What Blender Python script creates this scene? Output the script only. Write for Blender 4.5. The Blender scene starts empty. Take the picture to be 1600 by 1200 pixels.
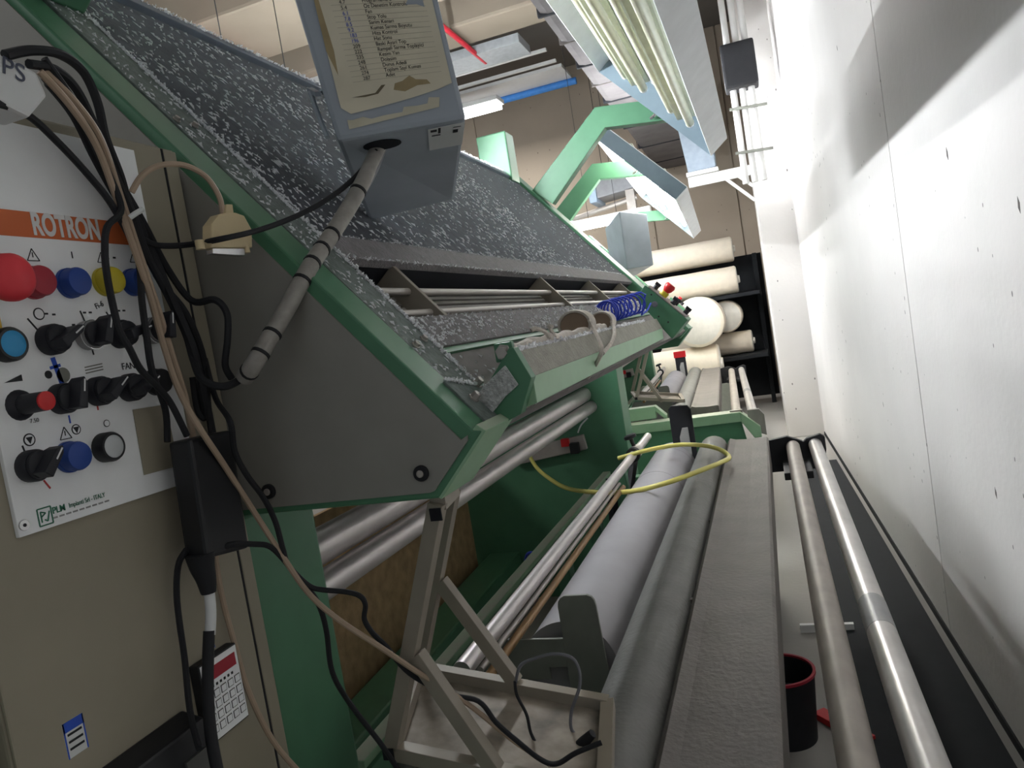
import bpy, bmesh, math, random
from mathutils import Vector, Matrix, Euler
random.seed(7)
PI = math.pi
scene = bpy.context.scene
COL = scene.collection

# ------------------------------------------------------------------ camera
cam_d = bpy.data.cameras.new('camera'); cam = bpy.data.objects.new('camera', cam_d); COL.objects.link(cam)
cam_d.sensor_fit = 'HORIZONTAL'; cam_d.sensor_width = 36.0; cam_d.lens = 1180.0 / 1600.0 * 36.0
cam_d.clip_start = 0.02; cam_d.clip_end = 200
Yc = Vector((390, 142, -1180)).normalized()
Zc = Vector((-.163, 1, .0666)); Zc = (Zc - Yc * Zc.dot(Yc)).normalized()
Xc = Yc.cross(Zc)
cam.matrix_world = Matrix.Translation((0, 0, 1.3)) @ Matrix((Xc, Yc, Zc)).to_4x4()
scene.camera = cam

# ------------------------------------------------------------------ world, exposure
w = bpy.data.worlds.new('world'); scene.world = w; w.use_nodes = True
bg = w.node_tree.nodes['Background']; bg.inputs[0].default_value = (.86, .94, 1.0, 1); bg.inputs[1].default_value = .22
vs = scene.view_settings; vs.view_transform = 'Standard'; vs.look = 'None'; vs.exposure = 0.48; vs.gamma = 1.0; vs.use_curve_mapping = False

def area(name, loc, aim, sx, sy, power, color):
    d = bpy.data.lights.new(name, 'AREA'); d.shape = 'RECTANGLE'; d.size = sx; d.size_y = sy; d.energy = power; d.color = color
    o = bpy.data.objects.new(name, d); COL.objects.link(o); o.location = loc
    o.rotation_euler = (Vector(aim) - Vector(loc)).to_track_quat('-Z', 'Y').to_euler()
    return o
# area lights: the hung ceiling lamp, then an added hall lamp out of view
area('hall_lamp_light', (-3.1, 9.3, 4.05), (-3.1, 9.3, 0), 1.4, .25, 60, (1, .98, .95))
area('hall_lamp_light', (-4.6, .2, 4.05), (-4.6, .2, 0), 1.4, .25, 60, (1, .98, .95))

# ------------------------------------------------------------------ materials
def lin(c):
    return tuple((x / 12.92 if x <= .04045 else ((x + .055) / 1.055) ** 2.4) for x in [v / 255.0 for v in c])
MATS = {}
def mat(name, rgb, rough=.55, metal=0.0, noise=.10, scale=18.0, bump=0.0, bscale=120.0, spec=.4, dust=None, emit=0, trans=0):
    if name in MATS: return MATS[name]
    m = bpy.data.materials.new(name); m.use_nodes = True; nt = m.node_tree; b = nt.nodes['Principled BSDF']
    c = lin(rgb)
    b.inputs['Roughness'].default_value = rough; b.inputs['Metallic'].default_value = metal
    b.inputs['Specular IOR Level'].default_value = spec
    tc = nt.nodes.new('ShaderNodeTexCoord'); nz = nt.nodes.new('ShaderNodeTexNoise'); nz.inputs['Scale'].default_value = scale; nz.inputs['Detail'].default_value = 6
    nt.links.new(tc.outputs['Object'], nz.inputs['Vector'])
    cr = nt.nodes.new('ShaderNodeValToRGB'); cr.color_ramp.elements[0].position = .3; cr.color_ramp.elements[1].position = .72
    cr.color_ramp.elements[0].color = (*[x * (1 - noise) for x in c], 1); cr.color_ramp.elements[1].color = (*[min(1, x * (1 + noise)) for x in c], 1)
    nt.links.new(nz.outputs['Fac'], cr.inputs['Fac']); col = cr.outputs['Color']
    if dust:   # dust lies on faces that look upward
        geo = nt.nodes.new('ShaderNodeNewGeometry'); sp = nt.nodes.new('ShaderNodeSeparateXYZ'); nt.links.new(geo.outputs['Normal'], sp.inputs[0])
        mr = nt.nodes.new('ShaderNodeMapRange'); mr.inputs[1].default_value = .35; mr.inputs[2].default_value = .95; mr.inputs[3].default_value = 0; mr.inputs[4].default_value = dust[1]
        nt.links.new(sp.outputs['Z'], mr.inputs[0])
        n2 = nt.nodes.new('ShaderNodeTexNoise'); n2.inputs['Scale'].default_value = 30; nt.links.new(tc.outputs['Object'], n2.inputs['Vector'])
        mu = nt.nodes.new('ShaderNodeMath'); mu.operation = 'MULTIPLY'; nt.links.new(mr.outputs[0], mu.inputs[0])
        m2 = nt.nodes.new('ShaderNodeMapRange'); m2.inputs[1].default_value = .3; m2.inputs[2].default_value = .6; m2.inputs[3].default_value = .6; m2.inputs[4].default_value = 1
        nt.links.new(n2.outputs['Fac'], m2.inputs[0]); nt.links.new(m2.outputs[0], mu.inputs[1])
        mx = nt.nodes.new('ShaderNodeMixRGB'); nt.links.new(mu.outputs[0], mx.inputs['Fac']); nt.links.new(col, mx.inputs['Color1']); mx.inputs['Color2'].default_value = (*lin(dust[0]), 1)
        col = mx.outputs['Color']
    nt.links.new(col, b.inputs['Base Color'])
    if bump:
        n3 = nt.nodes.new('ShaderNodeTexNoise'); n3.inputs['Scale'].default_value = bscale; n3.inputs['Detail'].default_value = 5; nt.links.new(tc.outputs['Object'], n3.inputs['Vector'])
        bp_ = nt.nodes.new('ShaderNodeBump'); bp_.inputs['Strength'].default_value = bump; bp_.inputs['Distance'].default_value = .01
        nt.links.new(n3.outputs['Fac'], bp_.inputs['Height']); nt.links.new(bp_.outputs['Normal'], b.inputs['Normal'])
    if emit:
        b.inputs['Emission Color'].default_value = (*c, 1); b.inputs['Emission Strength'].default_value = emit
    MATS[name] = m
    return m

DUST = (176, 168, 160)
GREEN = mat('green_paint', (78, 126, 96), .45, noise=.06)
GREENLIT = mat('lit_green_paint', (148, 184, 150), .5, noise=.05, dust=(DUST, .7))  # the machine green as lit: its lightness is in the colour; dust on top
SHEET = mat('grey_sheet_paint', (142, 140, 134), .55, noise=.05)
BEIGE = mat('beige_cabinet_paint', (152, 145, 128), .5, noise=.06, scale=7)
PANEL = mat('light_panel_paint', (242, 244, 245), .4, noise=.03)
TABLE = mat('dusty_table_sheet', (92, 95, 101), .9, noise=.18, scale=40, bump=.15, bscale=200, spec=.1)
FLANGE = mat('dusty_flange', (112, 122, 118), .7, noise=.25, scale=60, bump=.3, bscale=160)
APRON = mat('dusty_apron', (124, 120, 122), .8, noise=.15, scale=60, bump=.4, bscale=220)
LINT = mat('white_lint', (244, 245, 248), .95, noise=.05, spec=.1)
LOUVER = mat('dark_louvre', (140, 136, 130), .6)
BLACKM = mat('black_slot', (14, 17, 26), .7, noise=.2)
STEEL = mat('dull_steel', (172, 166, 160), .42, metal=.35, noise=.08)
ALU = mat('aluminium', (196, 190, 188), .38, metal=.55, noise=.06)
TRAY = mat('dusty_tray', (114, 108, 104), .62, noise=.12, scale=9, bump=.25, bscale=90)
TRAY2 = mat('dusty_hump', (118, 117, 114), .6, noise=.12, scale=9, bump=.2, bscale=90)
ROLLER = mat('grey_roller_cover', (142, 139, 141), .6, noise=.07, scale=8)
TUBEB = mat('beige_square_tube', (146, 138, 126), .55, noise=.08, dust=((150, 138, 120), .5))
DARKPL = mat('dark_olive_plate', (122, 124, 116), .6, noise=.1)
BLACK = mat('black_plastic', (30, 31, 34), .45, noise=.1)
BLACKR = mat('black_rubber', (28, 29, 33), .7, noise=.15)
KNOB = mat('black_knob_plastic', (32, 33, 40), .5, noise=.1)
CREAMC = mat('cream_cable', (168, 148, 128), .6, noise=.08)
GREYC = mat('grey_cable', (112, 112, 118), .55)
DSUB = mat('ivory_plastic', (202, 184, 146), .55, noise=.05)
ORANGE = mat('orange_print', (206, 106, 58), .5, noise=.03)
WHITE = mat('white_print', (225, 225, 225), .5, noise=.02)
INK = mat('black_ink', (28, 30, 34), .6, noise=.02)
BLUEINK = mat('blue_ink', (44, 84, 190), .6)
REDINK = mat('red_ink', (190, 60, 60), .6)
GREENINK = mat('green_ink', (44, 110, 84), .6)
RED = mat('red_plastic', (205, 38, 42), .4, noise=.05)
PINKRED = mat('red_mushroom_plastic', (224, 62, 72), .5, noise=.05)
DRED = mat('dark_red_plastic', (165, 42, 58), .45, noise=.05)
BLUE = mat('blue_plastic', (38, 72, 150), .45, noise=.05)
LBLUE = mat('light_blue_plastic', (46, 150, 205), .4, noise=.04)
YELLOW = mat('yellow_plastic', (192, 176, 48), .45, noise=.05)
YLABEL = mat('yellow_label', (218, 176, 48), .5, noise=.04)
GREYP = mat('grey_box_paint', (164, 172, 182), .5, noise=.08, scale=10)
PAPER = mat('aged_paper', (222, 214, 192), .8, noise=.10, scale=9)
PAPER2 = mat('torn_paper_layer', (212, 206, 184), .8, noise=.15, scale=14)
STAIN = mat('paper_stain', (170, 152, 116), .85, noise=.2, scale=30)
LABELW = mat('white_label', (214, 216, 216), .6, noise=.03)
LAMPG = mat('lamp_housing_grey', (226, 230, 232), .45, noise=.05)
LAMPIN = mat('lamp_reflector', (112, 128, 138), .4, noise=.05)
TUBEOFF = mat('unlit_tube_glass', (206, 204, 178), .25, noise=.06)
TUBEON = mat('lit_tube_glass', (255, 250, 240), .3, noise=0, emit=30)
DUCT = mat('grey_duct_insulation', (104, 100, 100), .9, noise=.15, scale=5, bump=.4, bscale=12)
STRAP = mat('black_strap', (26, 28, 34), .7)
FELT = mat('cream_fabric', (232, 220, 202), .85, noise=.05, bump=.2, bscale=20)
FELT2 = mat('white_roll_end', (225, 220, 210), .8, noise=.06, bump=.2, bscale=30)
BOARD = mat('brown_fibreboard', (160, 134, 98), .85, noise=.22, scale=22, bump=.2, bscale=150)
REDPIPE = mat('red_pipe_paint', (200, 40, 58), .5)
BLUEPIPE = mat('blue_pipe_paint', (70, 140, 220), .5)
CEILM = mat('cream_precast', (158, 147, 131), .85, noise=.06, scale=2)
CEILD = mat('grey_precast', (118, 113, 107), .9, noise=.06, scale=2)
METALW = mat('white_metal', (224, 224, 222), .5, noise=.03)
YHOSE = mat('yellow_hose', (212, 204, 112), .45, noise=.05)
BHOSE = mat('blue_hose', (48, 66, 178), .4, noise=.05)
ROPE = mat('dirty_tape', (196, 188, 178), .9, noise=.15, scale=60, bump=.5, bscale=80)
CARD = mat('cardboard_core', (150, 130, 112), .9, noise=.12)
BRONZE = mat('bronze_rod', (150, 118, 78), .45, metal=.3)
CHROME = mat('chrome', (210, 210, 210), .2, metal=.9, noise=.02)
DARKSH = mat('shade_and_rack_dark', (24, 27, 31), .85, noise=.15)  # dark tone for painted floor and wall shade, and for the added rack
SILVER = mat('silver_tape', (150, 150, 150), .4, metal=.3)
WRAP = mat('ribbed_wrap', (150, 146, 140), .45, noise=.2, scale=60)

def concrete(name, rgb, cracks=True):
    m = bpy.data.materials.new(name); m.use_nodes = True; nt = m.node_tree; b = nt.nodes['Principled BSDF']; L = nt.links.new
    b.inputs['Roughness'].default_value = .75; b.inputs['Specular IOR Level'].default_value = .25
    tc = nt.nodes.new('ShaderNodeTexCoord'); c = lin(rgb)
    n1 = nt.nodes.new('ShaderNodeTexNoise'); n1.inputs['Scale'].default_value = 1.3; n1.inputs['Detail'].default_value = 8; L(tc.outputs['Object'], n1.inputs['Vector'])
    cr = nt.nodes.new('ShaderNodeValToRGB'); cr.color_ramp.elements[0].position = .3; cr.color_ramp.elements[1].position = .7
    cr.color_ramp.elements[0].color = (*[x * .93 for x in c], 1); cr.color_ramp.elements[1].color = (*[min(1, x * 1.04) for x in c], 1); L(n1.outputs['Fac'], cr.inputs['Fac'])
    col = cr.outputs['Color']
    if cracks:   # pits: small sharp voronoi dots, stretched upright
        mp = nt.nodes.new('ShaderNodeMapping'); mp.inputs['Scale'].default_value = (16, 16, 9); L(tc.outputs['Object'], mp.inputs['Vector'])
        vo = nt.nodes.new('ShaderNodeTexVoronoi'); vo.inputs['Scale'].default_value = 1.0; L(mp.outputs['Vector'], vo.inputs['Vector'])
        sc_ = nt.nodes.new('ShaderNodeSeparateColor'); L(vo.outputs['Color'], sc_.inputs[0])
        th = nt.nodes.new('ShaderNodeMath'); th.operation = 'MULTIPLY'; L(sc_.outputs[0], th.inputs[0]); th.inputs[1].default_value = .095
        lt = nt.nodes.new('ShaderNodeMath'); lt.operation = 'LESS_THAN'; L(vo.outputs['Distance'], lt.inputs[0]); L(th.outputs[0], lt.inputs[1])
        mx = nt.nodes.new('ShaderNodeMixRGB'); L(lt.outputs[0], mx.inputs['Fac']); L(col, mx.inputs['Color1']); mx.inputs['Color2'].default_value = (*[x * .28 for x in c], 1); col = mx.outputs['Color']
    L(col, b.inputs['Base Color'])
    n3 = nt.nodes.new('ShaderNodeTexNoise'); n3.inputs['Scale'].default_value = 40; n3.inputs['Detail'].default_value = 6; L(tc.outputs['Object'], n3.inputs['Vector'])
    bu = nt.nodes.new('ShaderNodeBump'); bu.inputs['Strength'].default_value = .12; bu.inputs['Distance'].default_value = .01; L(n3.outputs['Fac'], bu.inputs['Height']); L(bu.outputs['Normal'], b.inputs['Normal'])
    MATS[name] = m
    return m
WALLM = concrete('pale_concrete_wall', (226, 223, 220))
FARM = concrete('beige_concrete_wall', (176, 163, 147))
FLOORM = concrete('grey_concrete_floor', (156, 153, 148), False)

# ------------------------------------------------------------------ mesh helpers
class MB:
    def __init__(s): s.v = []; s.f = []
    def add(s, vs, fs):
        o = len(s.v); s.v += [tuple(v) for v in vs]; s.f += [tuple(i + o for i in f) for f in fs]; return s
    def box(s, a, b):
        x0, y0, z0 = a; x1, y1, z1 = b
        return s.add([(x0,y0,z0),(x1,y0,z0),(x1,y1,z0),(x0,y1,z0),(x0,y0,z1),(x1,y0,z1),(x1,y1,z1),(x0,y1,z1)],
                     [(0,3,2,1),(4,5,6,7),(0,1,5,4),(1,2,6,5),(2,3,7,6),(3,0,4,7)])
    def hexa(s, p):   # 8 points: bottom ring 0-3, top ring 4-7
        return s.add(p, [(0,3,2,1),(4,5,6,7),(0,1,5,4),(1,2,6,5),(2,3,7,6),(3,0,4,7)])
    def prism(s, ring, off):   # ring of points swept by a vector
        n = len(ring); off = Vector(off); r2 = [Vector(p) + off for p in ring]
        s.add(list(ring) + r2, [tuple(range(n))[::-1], tuple(range(n, 2 * n))] + [(i, (i + 1) % n, n + (i + 1) % n, n + i) for i in range(n)])
        return s
    def xz(s, poly, y0, y1):   # polygon in x,z swept along y
        return s.prism([(x, y0, z) for x, z in poly], (0, y1 - y0, 0))
    def beam(s, p0, p1, wd, ht, up=(0, 0, 1)):
        p0 = Vector(p0); p1 = Vector(p1); d = (p1 - p0).normalized(); sd = d.cross(Vector(up))
        if sd.length < 1e-4: sd = d.cross(Vector((1, 0, 0)))
        sd.normalize(); u = sd.cross(d).normalized(); sd = sd * wd / 2; u = u * ht / 2
        ring = [p0 - sd - u, p0 + sd - u, p0 + sd + u, p0 - sd + u]
        return s.prism(ring, p1 - p0)
    def cyl(s, p0, p1, r0, r1=None, seg=20):
        r1 = r0 if r1 is None else r1
        p0 = Vector(p0); p1 = Vector(p1); d = (p1 - p0).normalized(); a = d.orthogonal().normalized(); b = d.cross(a)
        A = [p0 + (a * math.cos(2*PI*i/seg) + b * math.sin(2*PI*i/seg)) * r0 for i in range(seg)]
        B = [p1 + (a * math.cos(2*PI*i/seg) + b * math.sin(2*PI*i/seg)) * r1 for i in range(seg)]
        return s.add(A + B, [tuple(range(seg))[::-1], tuple(range(seg, 2*seg))] + [(i, (i+1) % seg, seg + (i+1) % seg, seg + i) for i in range(seg)])
    def lathe(s, p0, axis, prof, seg=24, cap=True):   # prof: list of (radius, distance along axis)
        p0 = Vector(p0); d = Vector(axis).normalized(); a = d.orthogonal().normalized(); b = d.cross(a); vs = []; fs = []
        for r, h in prof:
            vs += [p0 + d*h + (a*math.cos(2*PI*i/seg) + b*math.sin(2*PI*i/seg))*max(r, 1e-4) for i in range(seg)]
        for k in range(len(prof)-1):
            fs += [(k*seg+i, k*seg+(i+1) % seg, (k+1)*seg+(i+1) % seg, (k+1)*seg+i) for i in range(seg)]
        if cap: fs += [tuple(range(seg))[::-1], tuple(range((len(prof)-1)*seg, len(prof)*seg))]
        return s.add(vs, fs)
    def tube(s, pts, r, seg=8, sub=6, closed=False):
        P = smooth(pts, sub); n = len(P); ref = None; rings = []
        for i in range(n):
            d = (P[min(i+1, n-1)] - P[max(i-1, 0)]).normalized()
            if ref is None: ref = d.orthogonal().normalized()
            ref = (ref - d * ref.dot(d)).normalized(); b = d.cross(ref)
            rr = r(i / (n-1)) if callable(r) else r
            rings.append([P[i] + (ref*math.cos(2*PI*k/seg) + b*math.sin(2*PI*k/seg))*rr for k in range(seg)])
        vs = [p for ri in rings for p in ri]; fs = []
        for i in range(n-1):
            fs += [(i*seg+k, i*seg+(k+1) % seg, (i+1)*seg+(k+1) % seg, (i+1)*seg+k) for k in range(seg)]
        fs += [tuple(range(seg))[::-1], tuple(range((n-1)*seg, n*seg))]
        return s.add(vs, fs)
    def build(s, name, m, parent=None, bev=0.0, sm=False, seg=2):
        vs = [Vector(v) for v in s.v]
        lo = Vector((min(v.x for v in vs), min(v.y for v in vs), min(v.z for v in vs))); hi = Vector((max(v.x for v in vs), max(v.y for v in vs), max(v.z for v in vs)))
        c = Vector(((lo.x+hi.x)/2, (lo.y+hi.y)/2, lo.z))
        me = bpy.data.meshes.new(name); me.from_pydata([v - c for v in vs], [], s.f); me.update()
        b = bmesh.new(); b.from_mesh(me); bmesh.ops.recalc_face_normals(b, faces=b.faces)
        if bev: bmesh.ops.bevel(b, geom=[e for e in b.edges if e.is_manifold and e.calc_face_angle(0) > .5], offset=bev, segments=seg, profile=.6, affect='EDGES', clamp_overlap=True)
        b.to_mesh(me); b.free()
        me.materials.append(m)
        if sm:
            me.polygons.foreach_set('use_smooth', [True] * len(me.polygons))
            me.set_sharp_from_angle(angle=.7)
        o = bpy.data.objects.new(name, me); COL.objects.link(o)
        if parent is not None:
            o.parent = parent; q = Vector((0, 0, 0)); a = parent
            while a is not None: q += a.location; a = a.parent
            o.location = c - q
        else: o.location = c
        return o
def smooth(pts, sub):
    P = [Vector(p) for p in pts]
    if sub <= 1 or len(P) < 3: return P
    out = []
    for i in range(len(P)-1):
        p0 = P[max(i-1, 0)]; p1 = P[i]; p2 = P[i+1]; p3 = P[min(i+2, len(P)-1)]
        for k in range(sub):
            t = k/sub
            out.append(.5*((2*p1) + (p2-p0)*t + (2*p0-5*p1+4*p2-p3)*t*t + (3*p1-p0-3*p2+p3)*t*t*t))
    out.append(P[-1]); return out
def thing(name, label, cat, loc=(0, 0, 0), group=None, kind=None):
    o = bpy.data.objects.new(name, None); o.empty_display_size = .05; COL.objects.link(o); o.location = loc
    return tag(o, label, cat, group, kind)
def tag(o, label=None, cat=None, group=None, kind=None):
    if label: o['label'] = label
    if cat: o['category'] = cat
    if group: o['group'] = group
    if kind: o['kind'] = kind
    return o
def struct(o, label=None):
    o['kind'] = 'structure'
    if label: o['label'] = label
    return o
def text(name, s, pos, right, up, size, m, parent, ext=.0004, sx=1.0, bold=0.0):
    cu = bpy.data.curves.new(name, 'FONT'); cu.body = s; cu.size = size; cu.extrude = ext; cu.offset = bold
    tmp = bpy.data.objects.new(name, cu); COL.objects.link(tmp)
    dg = bpy.context.evaluated_depsgraph_get(); me = bpy.data.meshes.new_from_object(tmp.evaluated_get(dg)); bpy.data.objects.remove(tmp); bpy.data.curves.remove(cu)
    R = Vector(right).normalized(); U = Vector(up).normalized(); N = R.cross(U)
    me.transform(Matrix(((R.x*sx, U.x, N.x, 0), (R.y*sx, U.y, N.y, 0), (R.z*sx, U.z, N.z, 0), (0, 0, 0, 1))))
    me.materials.clear(); me.materials.append(m)
    me.name = name
    o = bpy.data.objects.new(name, me); COL.objects.link(o)
    if parent is not None:
        q = Vector((0, 0, 0)); a = parent
        while a is not None: q += a.location; a = a.parent
        o.parent = parent; o.location = Vector(pos) - q
    else: o.location = pos
    return o
def copy_tree(o, M, parent=None):
    c = o.copy(); COL.objects.link(c)
    if parent is None: c.matrix_world = M @ o.matrix_basis
    else: c.parent = parent
    for ch in [x for x in COL.objects if x.parent == o]: copy_tree(ch, M, c)
    return c

# ================================================================== THE SETTING
def wx(y): return .537 - .026 * y          # the right wall stands at a slight angle to the machines
struct(MB().box((-9, -3, -.1), (1.5, 12, 0)).build('floor', FLOORM), 'pale grey concrete floor')
wr = struct(thing('wall_right', 'pale concrete panel wall on the right, marked by lamp shadows', None, (.5, 2, 0)))
del_keys = [k for k in ('category',) if k in wr]
for k in del_keys: del wr[k]
MB().prism([(wx(-3)+.012, -3, 0), (wx(12)+.012, 12, 0), (wx(12)+.2, 12, 0), (wx(-3)+.2, -3, 0)], (0, 0, 5)).build('wall_core', FARM, wr)
for y0, y1 in ((-3, -.55), (-.535, 2.86), (2.868, 6.98), (6.99, 12)):
    MB().prism([(wx(y0), y0, 0), (wx(y1), y1, 0), (wx(y1)+.012, y1, 0), (wx(y0)+.012, y0, 0)], (0, 0, 5)).build('wall_panel', WALLM, wr)
# chips knocked out of the wall face
for q in ((0.482, 2.122, 0.716), (0.442, 3.672, 0.726), (0.492, 1.735, 1.389), (0.442, 3.660, 2.285), (0.480, 2.185, 1.569)):
    p = Vector(q); h = random.uniform(.012, .02)
    MB().prism([(p.x-.0006, p.y-.004, p.z-h), (p.x-.0006, p.y+.006, p.z-h*.3), (p.x-.0006, p.y+.003, p.z+h), (p.x-.0006, p.y-.006, p.z+h*.2)], (.002, 0, 0)).build('chip', mat('chipped_concrete', (96, 92, 88), .9), wr)
pil = MB().box((.06, 7.0, 0), (.75, 9.3, 5)).build('wall_pilaster', WALLM, None, .01); struct(pil, 'pale concrete pilaster standing out of the right wall')
wf = struct(MB().box((-9, 11.02, 0), (1.5, 11.3, 5)).build('wall_far', FARM), 'beige concrete wall at the far end')
for x0 in (-8.5, -6.1, -3.7, -1.28, -.12):
    x1 = {-8.5: -6.12, -6.1: -3.72, -3.7: -1.3, -1.28: -.14, -.12: 1.4}[x0]
    MB().box((x0, 10.99, .0), (x1, 11.02, 5)).build('wall_panel', FARM, wf)
cl = struct(MB().box((-9, -3, 4.95), (1.5, 12, 5.1)).build('ceiling', CEILD), 'grey precast ceiling slab')
for y0, y1 in ((1.0, 1.6), (3.8, 4.4), (5.9, 6.95), (7.55, 8.1)):
    MB().xz([(-9, 4.5), (1.4, 4.5), (1.4, 4.95), (-9, 4.95)], y0, y1).build('ceiling_beam', CEILM, cl, .03)
# ceiling services
tag(MB().tube([(-4.5, -2, 4.42), (-4.5, 11, 4.42)], .03, 10).build('sprinkler_pipe', REDPIPE, None, sm=True), 'long thin red sprinkler pipe behind the top edge of the nearer sloped table', 'pipe')
tag(MB().tube([(-2.62, 3, 4.42), (-2.62, 8.5, 4.42)], .028, 10).build('sprinkler_pipe', REDPIPE, None, sm=True), 'short red sprinkler pipe seen right of the hanging grey computer box', 'pipe')
tag(MB().tube([(-5, 10.0, 4.42), (-1.9, 10.0, 4.42)], .045, 10).build('blue_pipe', BLUEPIPE, None, sm=True), 'bright blue pipe running below the ceiling near the far wall', 'pipe')
for y in (8.72, 9.15):
    tag(MB().box((-4.8, y, 4.44), (-1.95, y+.05, 4.47)).build('ceiling_rail', METALW), 'thin white ceiling rail %s' % ('nearer the ceiling beams' if y < 9 else 'nearer the lit ceiling lamp'), 'rail', 'white ceiling rails')
tag(MB().box((-4.2, 9.45, 4.46), (-1.95, 9.98, 4.5)).build('ceiling_panel', METALW), 'wide white panel under the ceiling just above the blue pipe', 'panel')
tag(MB().box((-5.0, 8.15, 4.40), (-2.1, 8.6, 4.5)).build('cable_tray', mat('pale_grey_metal', (178, 184, 188), .5), None, .005), 'pale grey cable tray below the ceiling with dark joint plates', 'cable tray')
t = thing('ceiling_lamp', 'lit white ceiling lamp glowing right of the hanging computer box', 'lamp', (-3.1, 9.3, 4.2))
MB().box((-3.65, 9.15, 4.19), (-2.75, 9.45, 4.25)).build('housing', METALW, t, .01); MB().box((-3.62, 9.17, 4.13), (-2.78, 9.43, 4.19)).build('diffuser', mat('lit_diffuser', (255, 255, 255), .4, emit=9), t, .015)
# insulated duct along the ceiling
t = thing('insulated_duct', 'grey insulated ceiling duct tied with black straps', 'duct', (-.8, 5, 3.2))
MB().prism([(-1.02, 1.2, 3.2), (-.34, 1.2, 3.2), (-.34, 1.2, 3.75), (-1.02, 1.2, 3.75)], (-.12, 9.7, 0)).build('insulation', DUCT, t, .06)
for y in (2.5, 3.6, 4.7, 5.8, 6.9, 8.0, 9.1, 10.2):
    dx = -.1 * (y - 1.2) / 7.8
    MB().box((-1.03+dx, y, 3.19), (-.33+dx, y+.03, 3.76)).build('strap', STRAP, t, .02)
for y in (3.0, 4.15, 5.25, 6.35, 7.45):
    dx = -.1 * (y - 1.2) / 7.8
    MB().box((-1.025+dx, y, 3.194), (-.335+dx, y+.02, 3.756)).build('seam_band', mat('duct_seam', (98, 93, 90), .9), t, .01)
# stacked black thing and white pipes against the wall above the near lamp
t = thing('pipe_run', 'white vertical pipes and black sleeve on the wall behind the near lamp', 'pipes', (.1, 6.6, 2.3))
for dx in (0, .07, .14):
    MB().cyl((.0+dx, 6.6, 2.2), (.0+dx, 6.6, 4.48), .026).build('pipe', METALW, t, sm=True)
MB().box((-.06, 6.5, 2.95), (.2, 6.72, 3.3)).build('sleeve', BLACKR, t, .02)
for z in (2.45, 2.8): MB().beam((-.05, 6.56, z), (.24, 6.56, z-.02), .02, .02).build('clamp', DARKPL, t)
t = thing('heater_unit', 'grey flat wall unit hung under the duct by a white steel bracket', 'wall unit', (-.4, 8, 2.55))
MB().hexa([(-.53,7.9,2.6),(-.26,7.9,2.6),(-.26,8.25,2.6),(-.53,8.25,2.6),(-.57,7.9,3.05),(-.26,7.9,3.05),(-.26,8.25,3.05),(-.57,8.25,3.05)]).build('case', mat('blue_grey_paint', (132, 144, 156), .5), t, .01)
MB().box((-.55, 7.89, 2.56), (-.24, 8.26, 2.6)).build('frame', METALW, t, .004)
MB().beam((-.54, 7.9, 2.5), (.06, 7.9, 2.5), .03, .1).build('arm', METALW, t, .004)
for a, b in (((-.2, 7.88, 2.48), (.06, 7.88, 2.2)), ((-.1, 7.88, 2.5), (.06, 7.88, 2.34))): MB().beam(a, b, .02, .03).build('brace', METALW, t)
t = thing('air_unit', 'grey box-shaped air unit hanging in front of the far wall', 'air unit', (-1.4, 9, 2.6))
MB().hexa([(-1.66,8.9,2.7),(-1.1,8.9,2.74),(-1.1,9.4,2.74),(-1.66,9.4,2.7),(-1.66,8.9,2.9),(-1.1,8.9,2.98),(-1.1,9.4,2.98),(-1.66,9.4,2.9)]).build('case', mat('air_unit_grey', (150, 152, 156), .6), t, .02)
MB().box((-1.75, 8.88, 2.66), (-1.66, 9.42, 2.92)).build('end_cap', mat('pale_blue_cap', (172, 192, 214), .5), t, .01)
MB().cyl((-2.0, 8.9, 2.52), (-1.2, 8.9, 2.62), .03).build('pipe', STEEL, t, sm=True)
for x in (-1.6, -1.15): MB().cyl((x, 9.2, 2.9), (x, 9.2, 4.95), .004, seg=6).build('hanger', BLACK, t)
_ = t
MB().box((-1.32, 8.86, 2.45), (-1.22, 8.96, 2.72)).build('bracket', STEEL, t)

# dark sheet painting the shade on the floor beside the wall
tag(MB().prism([(.07, -.5, 0), (.07, 5.5, 0), (.30, 5.9, 0), (wx(5.9)-.03, 5.9, 0), (wx(-.5)-.035, -.5, 0)], (0, 0, .012)).build('floor_shade_strip', DARKSH), 'painted shade strip on the floor along the right wall', 'painted shade')
struct(MB().prism([(wx(-3)-.006, -3, 0), (wx(6.98)-.006, 6.98, 0), (wx(6.98), 6.98, 0), (wx(-3), -3, 0)], (0, 0, .03)).build('wall_foot_shade', DARKSH), 'painted line of shade at the foot of the right wall')  # dark line put in for the shade along the wall base

# ================================================================== INSPECTION MACHINE
TH = math.radians(50.3); UX, UZ = -math.cos(TH), math.sin(TH); NX, NZ = math.sin(TH), math.cos(TH); AX, AZ = -.336, 1.193
def T(u, y, n=0): return Vector((AX + UX*u + NX*n, y, AZ + UZ*u + NZ*n))
def slab(mb, u0, u1, y0, y1, n0, n1):
    return mb.hexa([T(u0,y0,n0), T(u0,y1,n0), T(u1,y1,n0), T(u1,y0,n0), T(u0,y0,n1), T(u0,y1,n1), T(u1,y1,n1), T(u1,y0,n1)])
M1 = thing('inspection_machine', 'nearer green fabric inspection machine with lint-covered sloped table beside the control cabinet', 'machine', (-.9, 2.1, 0), 'fabric inspection machines')
YN, YF = .80, 3.60
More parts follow.
